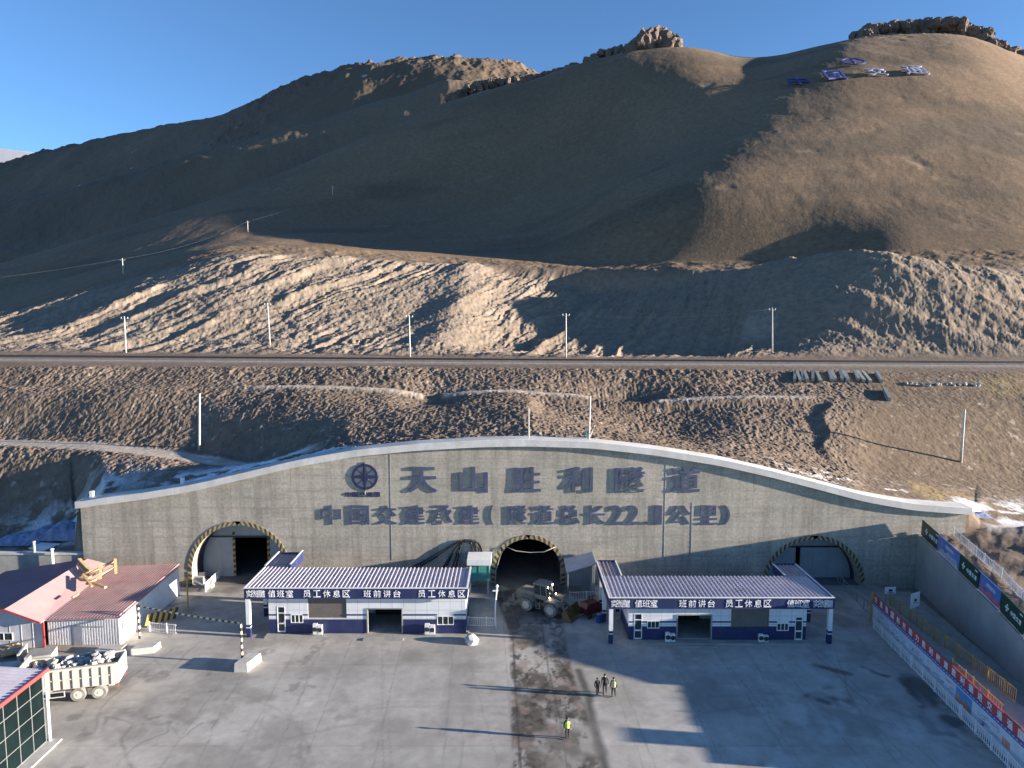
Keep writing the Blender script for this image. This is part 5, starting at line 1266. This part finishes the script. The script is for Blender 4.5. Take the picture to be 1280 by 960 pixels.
# ================================================================ PEOPLE
def person(label, px, py, face, coat, legs, hat, vest=None, stride=.12, H_=1.74):
    g = gnd(px, py)
    V = []; E = []; Rr = []
    def v(x, y, z, r, link=None):
        V.append((x, y, z)); Rr.append(r)
        if link is not None: E.append((link, len(V) - 1))
        return len(V) - 1
    pel = v(0, 0, .98, (.16, .125)); wa = v(0, 0, 1.12, (.15, .12), pel); ch = v(0, .01, 1.32, (.19, .14), wa); sh_ = v(0, 0, 1.46, (.15, .10), ch)
    nk = v(0, .01, 1.535, (.06, .06), sh_); h1 = v(0, .03, 1.62, (.085, .095), nk); h2 = v(0, .02, 1.70, (.075, .085), h1)
    for s in (-1, 1):
        hp = v(s * .10, 0, .90, (.105, .11), pel); kn = v(s * .11, .05 + s * stride * .5, .50, (.075, .08), hp); an = v(s * .11, s * stride - .02, .09, (.055, .055), kn)
        v(s * .12, s * stride + .12, .045, (.05, .035), an)
        so = v(s * .20, 0, 1.42, (.075, .075), sh_); el = v(s * .27, -.03, 1.15, (.06, .06), so); wr = v(s * .27, .06, .92, (.04, .04), el); pa = v(s * .27, .08, .86, (.035, .022), wr)
        for q, (dx, L_) in enumerate(((-.03, .07), (-.01, .085), (.01, .08), (.028, .065))):
            f1 = v(s * .27 + dx * .5, .09 + dx, .82, (.009, .009), pa); v(s * .27 + dx * .5 , .10 + dx, .82 - L_, (.008, .008), f1)
        th_ = v(s * .24, .12, .85, (.010, .010), pa); v(s * .235, .14, .80, (.009, .009), th_)
    me = bpy.data.meshes.new('person'); me.from_pydata(V, E, []); o = bpy.data.objects.new('tmp', me); COL.objects.link(o)
    md = o.modifiers.new('s', 'SKIN')
    if not me.skin_vertices: me.attributes
    for i, r in enumerate(Rr): me.skin_vertices[0].data[i].radius = r
    me.skin_vertices[0].data[0].use_root = True
    o.modifiers.new('d', 'SUBSURF').levels = 1
    bpy.context.view_layer.update()
    m2 = bpy.data.meshes.new_from_object(o.evaluated_get(bpy.context.evaluated_depsgraph_get())); bpy.data.objects.remove(o)
    m2.materials.clear()
    for m_ in (coat, legs, M_skin, M_blackp): m2.materials.append(m_)
    for p in m2.polygons:
        c = p.center
        armz = abs(c.x) > .215
        p.material_index = 2 if (c.z > 1.53 or (armz and c.z < .91 and c.z > .6)) else (0 if c.z > .93 - .12 * (not armz) else (3 if c.z < .1 else 1))
        p.use_smooth = True
    root = thing('person', label, 'person', tuple(g), face)
    m2.name = 'body'; b = link_mesh('body', m2, root)
    k = H_ / 1.79; root.scale = (k, k, k)
    # cap or hard hat, nose, eyes
    MB().lathe((0, .02, 1.70), (0, .0, 1), [(.125, -.02), (.12, .0), (.105, .05), (.07, .09), (.02, .105)], 14).build('hat', hat, root, smooth=True)
    MB().prism([(-.015, 1.63), (.015, 1.63), (.0, 1.67)], .11, .15).build('nose', M_skin, root)
    if vest:
        n = 16; V = []; F = []
        for (z, rx, ry_) in ((.92, .20, .165), (1.12, .20, .16), (1.3, .235, .18), (1.44, .20, .15), (1.49, .13, .12)):
            for q in range(n): t = 2 * math.pi * q / n; V.append((rx * math.cos(t), ry_ * math.sin(t), z))
        for i in range(4):
            for q in range(n): F.append((i * n + q, i * n + (q + 1) % n, (i + 1) * n + (q + 1) % n, (i + 1) * n + q))
        MB().add(V, F).build('vest', vest, root, smooth=True)
    return root
M_skin = mat('skin', (.42, .25, .17), .6, var=.05); M_dk = mat('dark coat', (.02, .021, .024), .85, var=.2, scale=5); M_dk2 = mat('dark olive coat', (.035, .036, .02), .85, var=.2, scale=5)
M_trs = mat('dark trousers', (.022, .024, .03), .9); M_hatk = mat('black hat', (.02, .02, .022), .7); M_hatr = mat('brown hood', (.06, .04, .03), .8)
M_vest = mat('lime vest', (.55, .75, .12), .6, var=.08); M_vesty = mat('pale yellow vest', (.60, .60, .30), .6, var=.08)
person('person in dark coat at the left of the three standing in the yard', 746.5, 870, rad(200), M_dk, M_trs, M_hatr, None, .10, 1.68)
person('tallest of the three persons in the yard, long dark coat, mid stride', 756, 867.5, rad(170), M_dk, M_trs, M_hatk, None, .2, 1.86)
person('person in dark jacket with pale vest, right of the three in the yard', 767, 871, rad(160), M_dk2, M_trs, M_hatk, M_vesty, .12, 1.78)
person('lone person in a lime safety vest on the muddy lane nearest the camera', 709, 923, rad(190), M_dk, M_trs, M_hatk, M_vest, .10, 1.78)

# ================================================================ POLES AND LINES
M_polec = mat('pale concrete pole', (.55, .54, .51), .85, var=.12, scale=1)
def pole(px, py0, py1, label, kind='line', group='pale poles along the rail line', y=None, r=.13, lean=0):
    b = hit(px, py1) if y is None else y
    zt_ = at(px, py0, b.y).z - b.z; xt = at(px + lean, py0, b.y).x - b.x
    t = thing('utility_pole', label, 'pole', (b.x, b.y, b.z - .2), 0, group)
    MB().tube([(0, 0, 0), (xt, 0, zt_ + .2)], [r * 1.25, r * .8], 8).build('shaft', M_polec, t, smooth=True)
    if kind == 'line':
        z = zt_ - .1
        MB().box(xt - .75, xt + .75, -.06, .06, z, z + .13).build('crossarm', M_steel, t)
        for s in (-.65, 0, .65): MB().lathe((xt + s, 0, z + .13 + (.1 if s == 0 else 0)), (0, 0, 1), [(.05, 0), (.09, .08), (.05, .16), (.09, .22), (.03, .3)], 8).build('insulator', M_white, t)
    return t, b, Vector((b.x + xt, b.y, b.z + zt_))
tips = []
for px, a_, b_, lab, ln in ((157.5, 397, 441, 'leftmost pale utility pole beyond the rail line', -2), (337.5, 380, 431, 'second utility pole from the left, on the rutted slope with twin head', -3), (512.5, 395, 446, 'utility pole at the foot of the sunlit rutted spoil, third from left', -1), (707.5, 393, 447, 'utility pole in the shaded slope right of centre, fourth from left', 0), (965.5, 386, 441, 'rightmost pale utility pole beyond the rail line, in shade', 0)):
    t, b, tip = pole(px, a_, b_, lab, lean=ln); tips.append(tip)
pole(249, 492, 562, 'tall plain pale pole beside the dirt track, left of the portal wall', 'plain', 'plain poles on the bank', r=.16, lean=.5)
pole(1201, 512, 578, 'leaning plain pale pole on the brown bank at the right', 'plain', 'plain poles on the bank', r=.16, lean=5)
pw = at(661, 549, YW + .6); pole(661, 510, 548, 'short thin grey mast on top of the portal wall coping', 'plain', 'masts on the portal wall', y=Vector((pw.x, YW + .6, topz(pw.x))), r=.06)
pw = at(736, 551, YW + 1.2); t, b, _ = pole(737, 495, 550, 'taller mast with green tangle at its foot, on the coping', 'plain', 'masts on the portal wall', y=Vector((pw.x, YW + 1.2, topz(pw.x))), r=.1, lean=1)
m = MB(); m.tube([(0, 0, .3), (.35, .1, 1.0), (.75, .2, 1.9)], .07, 6); m.build('stay', M_polec, t)
m = MB()
random.seed(8)
for k in range(14): m.tube([(random.uniform(-.6, .3), random.uniform(-.2, .2), random.uniform(.2, 1.0)), (random.uniform(-.6, .3), 0, random.uniform(.9, 1.9))], .03, 5)
m.build('wire_tangle', M_teal, t)
M_wire = mat('weathered wire', (.10, .10, .10), .9)
def wire(p, q, sag, label, r=.035, group='overhead wires'):
    P = [p.lerp(q, u) - Vector((0, 0, sag * 4 * u * (1 - u))) for u in np.linspace(0, 1, 13)]
    o = MB().tube([(a.x, a.y, a.z) for a in P], r, 5).build('wire', M_wire, smooth=True); tag(o, label, 'wire', group)
names = ['leftmost and second', 'second and third', 'third and fourth', 'fourth and rightmost']
for (a_, b_), nm in zip(zip(tips[:-1], tips[1:]), names): wire(a_, b_, 1.2, 'thin wire slung between the %s poles beyond the rail line' % nm, .012)
# old telegraph line up the hill
sm = []
for px, py, hh, lab in ((154, 342, 8, 'low'), (310, 290, 9, 'middle'), (416, 244, 8, 'high')):
    b = hit(px, py); t = thing('telegraph_post', '%s one of the three tiny telegraph posts on the dark hillside' % {'low': 'lowest', 'middle': 'middle', 'high': 'highest'}[lab], 'telegraph post', (b.x, b.y, b.z - .3), 0, 'telegraph posts on the hill')
    MB().tube([(0, 0, 0), (0, 0, 5)], [.14, .1], 6).build('shaft', M_polec, t); MB().box(-.8, .8, -.07, .07, 4.4, 4.55).build('crossarm', M_polec, t); sm.append(b + Vector((0, 0, 4.5)))
wire(sm[0] + Vector((-60, -40, -12)), sm[0], 1.5, 'thin telegraph wire running off the left edge of the hill', .018); wire(sm[0], sm[1], 2, 'thin telegraph wire between lowest and middle hill posts', .018); wire(sm[1], sm[2], 2, 'thin telegraph wire between middle and highest hill posts', .018)
for i, (a_, b_) in enumerate((((12, 692), (97, 633)), ((16, 693), (98, 638)))):
    p, q = at(*a_, YW + 4), at(*b_, YW - .2); wire(p, q, .3, ['upper', 'lower'][i] + ' of two wires running from the portal wall end to the left', .03)

# rail line: long low guard rail with posts beside the gravel bed
def yrail(u): return float(np.interp(u, cu, KY[7])) + .3
us = np.linspace(-.8, .8, 90)
gr = thing('track_rail', 'long thin dark rail line crossing the slope beside a pale gravel bed', 'rail line', (0, 0, 0))
for dy in (0, 1.45):
    P = []
    for u in us: y = yrail(u) + dy - 1.0; x = u * y; P.append((x, y, height(x, y) + .42))
    MB().tube(P, .09, 4).build('rail', M_blackp, gr)
# ================================================================ ROCK OUTCROPS
def crag(label, spots, seed, material=M_crag):
    rs = np.random.RandomState(seed); V = []; F = []; base = None
    sp2 = []
    for (p, sx, sy, sz) in spots:
        sp2.append((p, sx * .8, sy * .9, sz * .85))
        for _ in range(3): sp2.append(((p[0] + rs.uniform(-1, 1) * sx, p[1] + rs.uniform(-1.2, .3) * sy, p[2] + rs.uniform(-.5, .1) * sz), sx * rs.uniform(.25, .5), sy * .45, sz * rs.uniform(.3, .7)))
    for (p, sx, sy, sz) in sp2:
        bm = bmesh.new(); bmesh.ops.create_icosphere(bm, subdivisions=3, radius=1)
        co = np.array([v.co[:] for v in bm.verts]); o_ = rs.rand(2) * 90
        n = ridged(co[:, 0] * 1.3 + o_[0] + co[:, 2], co[:, 1] * 1.3 + o_[1] + co[:, 2] * .7, 5, .6)
        n2 = ridged(co[:, 0] * 3 + o_[1] - co[:, 2] * 2, co[:, 2] * 3 + o_[0], 4, .6)
        co = co * (1 + .42 * n + .26 * n2)[:, None]; tl = rs.uniform(-.5, .5); co[:, 2] += tl * co[:, 0]; co[:, 2] = co[:, 2] * .55 + .45 * np.round(co[:, 2] * 4) / 4
        co[:, 2] = np.sign(co[:, 2]) * np.abs(co[:, 2]) ** .8
        co *= (sx, sy, sz); co += np.array(p)
        k = len(V); V += [tuple(c) for c in co]; F += [[k + v.index for v in f.verts] for f in bm.faces]; bm.free()
    o = MB().add(V, F).build('rock_outcrop', material, fix=False); tag(o, label, 'rock outcrop', 'brown crags on the skyline')
    return o
def along(pts, n, Y, w_, h_, seed, drop=.35):
    rs = np.random.RandomState(seed); out = []
    xs = [p[0] for p in pts]
    for k in range(n):
        px = xs[0] + (xs[-1] - xs[0]) * (k + .5 * rs.rand()) / n; py = np.interp(px, xs, [p[1] for p in pts])
        p = at(px, py, Y + rs.uniform(-3, 3)); hh = h_ * rs.uniform(.6, 1.25); ww = w_ * rs.uniform(.7, 1.3)
        out.append(((p.x, p.y, p.z - hh * .75), ww, ww * 1.1, hh))
    return out
crag('dark crag crowning the highest summit at the right', along([(1070, 43), (1085, 34), (1110, 30), (1150, 29), (1185, 27)], 15, 432, 5.0, 6.0, 1), 3)
crag('lighter jagged crag right of the summit crag', along([(1180, 26), (1200, 26), (1215, 35), (1222, 42)], 7, 428, 4.6, 7.0, 5), 5)
crag('crag trailing down the skyline at the far right edge', along([(1222, 45), (1240, 54), (1262, 62), (1285, 76)], 10, 420, 4.5, 4.5, 7), 7)
crag('dark block crag standing on the saddle skyline right of centre', along([(785, 58), (800, 47), (815, 40), (828, 41), (843, 54)], 9, 452, 5.5, 8.0, 9), 9)
crag('pale jagged crag just left of the dark block crag', along([(736, 74), (745, 68), (760, 63), (778, 58)], 7, 458, 3.6, 5.0, 11), 11)
crag('scattered brown crag on the ridge left of the saddle', along([(655, 98), (672, 94), (695, 88), (722, 80)], 9, 468, 3.6, 3.6, 13), 13)
crag('long broken crag below the back ridge skyline, centre', along([(560, 122), (590, 106), (620, 100), (655, 98)], 14, 500, 5.0, 5.0, 15), 15)
crag('brown crag on top of the back ridge, above the long broken crag', along([(600, 84), (625, 80), (645, 86), (660, 92)], 8, 800, 8, 8, 17), 17)
crag('crag on the back ridge where the skyline steepens', along([(395, 103), (410, 97), (430, 92), (455, 85), (470, 84)], 11, 855, 10, 9, 19), 19)
crag('pointed crag on the back ridge skyline left of the steep part', along([(358, 114), (368, 110), (378, 108)], 4, 868, 7, 9, 21), 21)
crag('small crag cluster low on the back ridge skyline', along([(290, 150), (305, 140), (318, 140), (330, 134)], 7, 878, 8, 8, 23), 23)
crag('rugged dark crag row along the left part of the back ridge', along([(120, 181), (160, 173), (190, 168), (225, 160)], 16, 888, 9, 6, 25), 25)

# ================================================================ HILLSIDE LETTERS
def hill_sign():
    root = thing('hillside_sign', 'blue and white characters 中国交通 laid out on the high hillside', 'sign', (0, 0, 0))
    def plate(ch, px, py, wpx, tilt, h, m_, rz=0.):
        b = hit(px, py, 200); w_ = wpx / FPX * b.y * 1.02
        Mx = Matrix.Translation(b + Vector((0, -.6, .5))) @ Matrix.Rotation(rz, 4, 'Z') @ Matrix.Rotation(tilt, 4, 'X')
        me = text_geo(ch, ext=.5, off=.012); co = np.empty(len(me.vertices) * 3, np.float32); me.vertices.foreach_get('co', co); co = co.reshape(-1, 3); mn, mx_ = co.min(0), co.max(0)
        q = np.stack([((co[:, 0] - mn[0]) / (mx_[0] - mn[0]) - .5) * w_, (co[:, 1] - mn[1]) / (mx_[1] - mn[1]) * h, co[:, 2] * .6], -1)
        # local x right, local y up the slope before the tilt
        Mt = Matrix.Translation(b + Vector((0, -.6, .6))) @ Matrix.Rotation(rz, 4, 'Z') @ Matrix.Rotation(tilt, 4, 'X')
        q = np.array([Mt @ Vector(p) for p in q], np.float32); me.vertices.foreach_set('co', q.ravel()); me.materials.clear(); me.materials.append(m_); me.update(); me.name = 'character'
        link_mesh('character', me, root)
    T_ = rad(41)
    plate('中', 1000, 108, 24, T_, 8, M_blue2); plate('国', 1046, 101, 24, T_, 9.5, M_blue2); plate('交', 1098, 96, 24, T_, 8, M_blue3); plate('通', 1148, 95, 28, T_, 9.5, M_blue3)
    b = hit(1070, 84, 200); m = MB(); Mt = Matrix.Translation(b + Vector((0, -.6, .6))) @ Matrix.Rotation(T_, 4, 'X')
    def tp(x, y, z): return Mt @ Vector((x, y + 5, z))
    for ro, ri in ((6.2, 5.2),):
        n = 28
        for k in range(n):
            t0, t1 = 2 * math.pi * k / n, 2 * math.pi * (k + 1) / n
            m.hexa([tp(ri * math.cos(t), .62 * ri * math.sin(t), -.2) for t in (t0, t1)] + [tp(ro * math.cos(t), .62 * ro * math.sin(t), -.2) for t in (t1, t0)], [tp(ri * math.cos(t), .62 * ri * math.sin(t), .3) for t in (t0, t1)] + [tp(ro * math.cos(t), .62 * ro * math.sin(t), .3) for t in (t1, t0)])
    for k in range(4):
        t = k * math.pi / 2; m.add([tp(1.2 * 6 * math.cos(t), 4 * math.sin(t), 0), tp(1.8 * math.cos(t + .8), 1.3 * math.sin(t + .8), 0), tp(0, 0, .4), tp(1.8 * math.cos(t - .8), 1.3 * math.sin(t - .8), 0)], [(0, 1, 2), (0, 2, 3)])
    m.build('compass_emblem', M_blue2, root)
hill_sign()
# planks laid as half-lost letters on the bank, right
random.seed(31)
M_plank = mat('weathered plank', (.30, .31, .28), .85, var=.2, scale=2)
pl = thing('slope_lettering', 'row of weathered planks forming worn letters on the bank below the rail line', 'lettering', (0, 0, 0))
for x0_, y0_, x1_, y1_ in ((994, 468, 993, 478), (996, 468, 1000, 479), (1003, 467, 1004, 477), (1005, 467, 1009, 478), (1016, 466, 1016, 477), (1020, 468, 1026, 480), (1036, 466, 1040, 478), (1039, 467, 1044, 477), (1050, 466, 1053, 478), (1053, 467, 1059, 479), (1056, 468, 1060, 478), (1068, 467, 1073, 477), (1071, 467, 1080, 479), (1078, 468, 1088, 480), (1095, 468, 1102, 479), (1105, 489, 1112, 502)):
    a_, b_ = hit(x0_, y0_), hit(x1_, y1_); up = Vector((0, 0, .35)); MB().beam(a_ + up, b_ + up, .5, .7).build('plank', M_plank, pl)
for k, px in enumerate((1137, 1156, 1172, 1188, 1202, 1219)):
    b = hit(px, 481 + (k % 2)); bm = bmesh.new()
    for q in range(7):
        r_ = bmesh.ops.create_icosphere(bm, subdivisions=1, radius=random.uniform(.18, .38)); 
        d_ = Vector((random.uniform(-.8, .8), random.uniform(-.5, .5), random.uniform(0, .3)))
        for v in r_['verts']: v.co = v.co * random.uniform(.8, 1.1) + d_
    me = bpy.data.meshes.new('stone_pile'); bm.to_mesh(me); bm.free(); me.materials.append(M_rock); o = link_mesh('stone_pile', me); o.location = b
    tag(o, '%s small pile of pale stones in the row right of the plank letters' % ['leftmost', 'second', 'third', 'fourth', 'fifth', 'rightmost'][k], 'stone pile', 'stone piles on the bank')

# ================================================================ LEFT BACKGROUND: low wall, canopy, tarpaulin heap
c0, c1 = at(-40, 700, YW + 1.0), at(98, 700, YW + 1.0)
t = thing('yard_wall', 'low rough concrete wall left of the portal wall with pale patches', 'wall', (c0.x, YW + .2, 0)); Lw = XL - .05 - c0.x
zt_ = at(40, 694, YW).z
m = MB(); m.box(0, Lw, 0, .6, -.1, zt_); m.build('wall_body', M_conc, t); MB().box(0, Lw, -.1, .7, zt_, zt_ + .22).build('wall_cap', M_conc_l, t)
for px, py0, py1, lab, m_ in ((38.5, 680, 698, 'dark stub post behind the low yard wall', M_steel), (66.5, 687, 710, 'thick white pipe post at the low yard wall', M_white)):
    p = at(px, py1, YW - .2); q = at(px, py0, YW - .2); t = thing('pipe_post', lab, 'post', (p.x, YW - .2 if px > 50 else YW + .5, 0)); MB().tube([(0, 0, 0), (0, 0, q.z)], .16, 10).build('pipe', m_, t); MB().lathe((0, 0, q.z), (0, 0, 1), [(.22, 0), (.22, .12), (.1, .16)], 10).build('cap', m_, t)
c = at(57, 684, YW + 2.5); t = thing('canopy', 'small white sheet canopy on posts behind the low yard wall', 'canopy', (c.x, c.y, 0))
MB().hexa([(-1.6, -.8, c.z + .1), (.2, -1.4, c.z - .2), (1.5, .6, c.z + .2), (-1.2, 1.0, c.z + .2)], [(-1.6, -.8, c.z + .18), (.2, -1.4, c.z - .12), (1.5, .6, c.z + .28), (-1.2, 1.0, c.z + .28)]).build('roof_sheet', M_white, t)
for x, y in ((.1, -1.2), (-1.4, -.6), (1.3, .5), (-1.1, .8)): MB().box(x - .06, x + .06, y - .06, y + .06, 1.5, c.z + .05).build('post', M_white, t)
M_tarp = mat('blue grey tarpaulin', (.16, .20, .34), .6, var=.3, scale=1.2, dirt=(.5, .53, .6), dirt_amt=.6)
def tarp(px, py, Y, w_, d_, h_, label, sd_):
    b = at(px, py, Y); X, Yg = np.meshgrid(np.linspace(-w_, w_, 50), np.linspace(-d_, d_, 30)); bump = np.clip(1 - (X / w_) ** 2, 0, 1) * np.clip(1 - (Yg / d_) ** 2, 0, 1)
    Z = h_ * bump ** .5 * (.75 + .45 * ridged(X * .5 + sd_, Yg * .6, 4, .6)) - .2
    o = grid_mesh('tarpaulin', X, Yg, Z, None, M_tarp); o.location = (b.x, Y, height(b.x, Y) - .1); tag(o, label, 'tarpaulin', 'tarpaulin heaps left of the portal')
tarp(82, 668, YW + 5.5, 4.2, 1.8, 2.0, 'crumpled blue grey tarpaulin heap beside the portal wall end', 3)
tarp(30, 672, YW + 5.0, 3.6, 1.6, 1.1, 'flatter tarpaulin covered heap farther left of the portal wall', 8)
tarp(1222, 634, YW + 3.5, 1.5, .8, .6, 'small blue tarpaulin lying past the right end of the coping', 12)
for px, py, lab in ((228, 597, 'small white box standing behind the left part of the coping'), (115, 620, 'tiny white box on the left end of the coping')):
    p = at(px, py, YW + 1.2); o = MB().box(-.2, .2, -.2, .2, 0, .75).build('marker_box', M_white); o.location = (p.x, YW + 1.2, topz(p.x) + .02); tag(o, lab, 'box', 'white boxes on the coping')
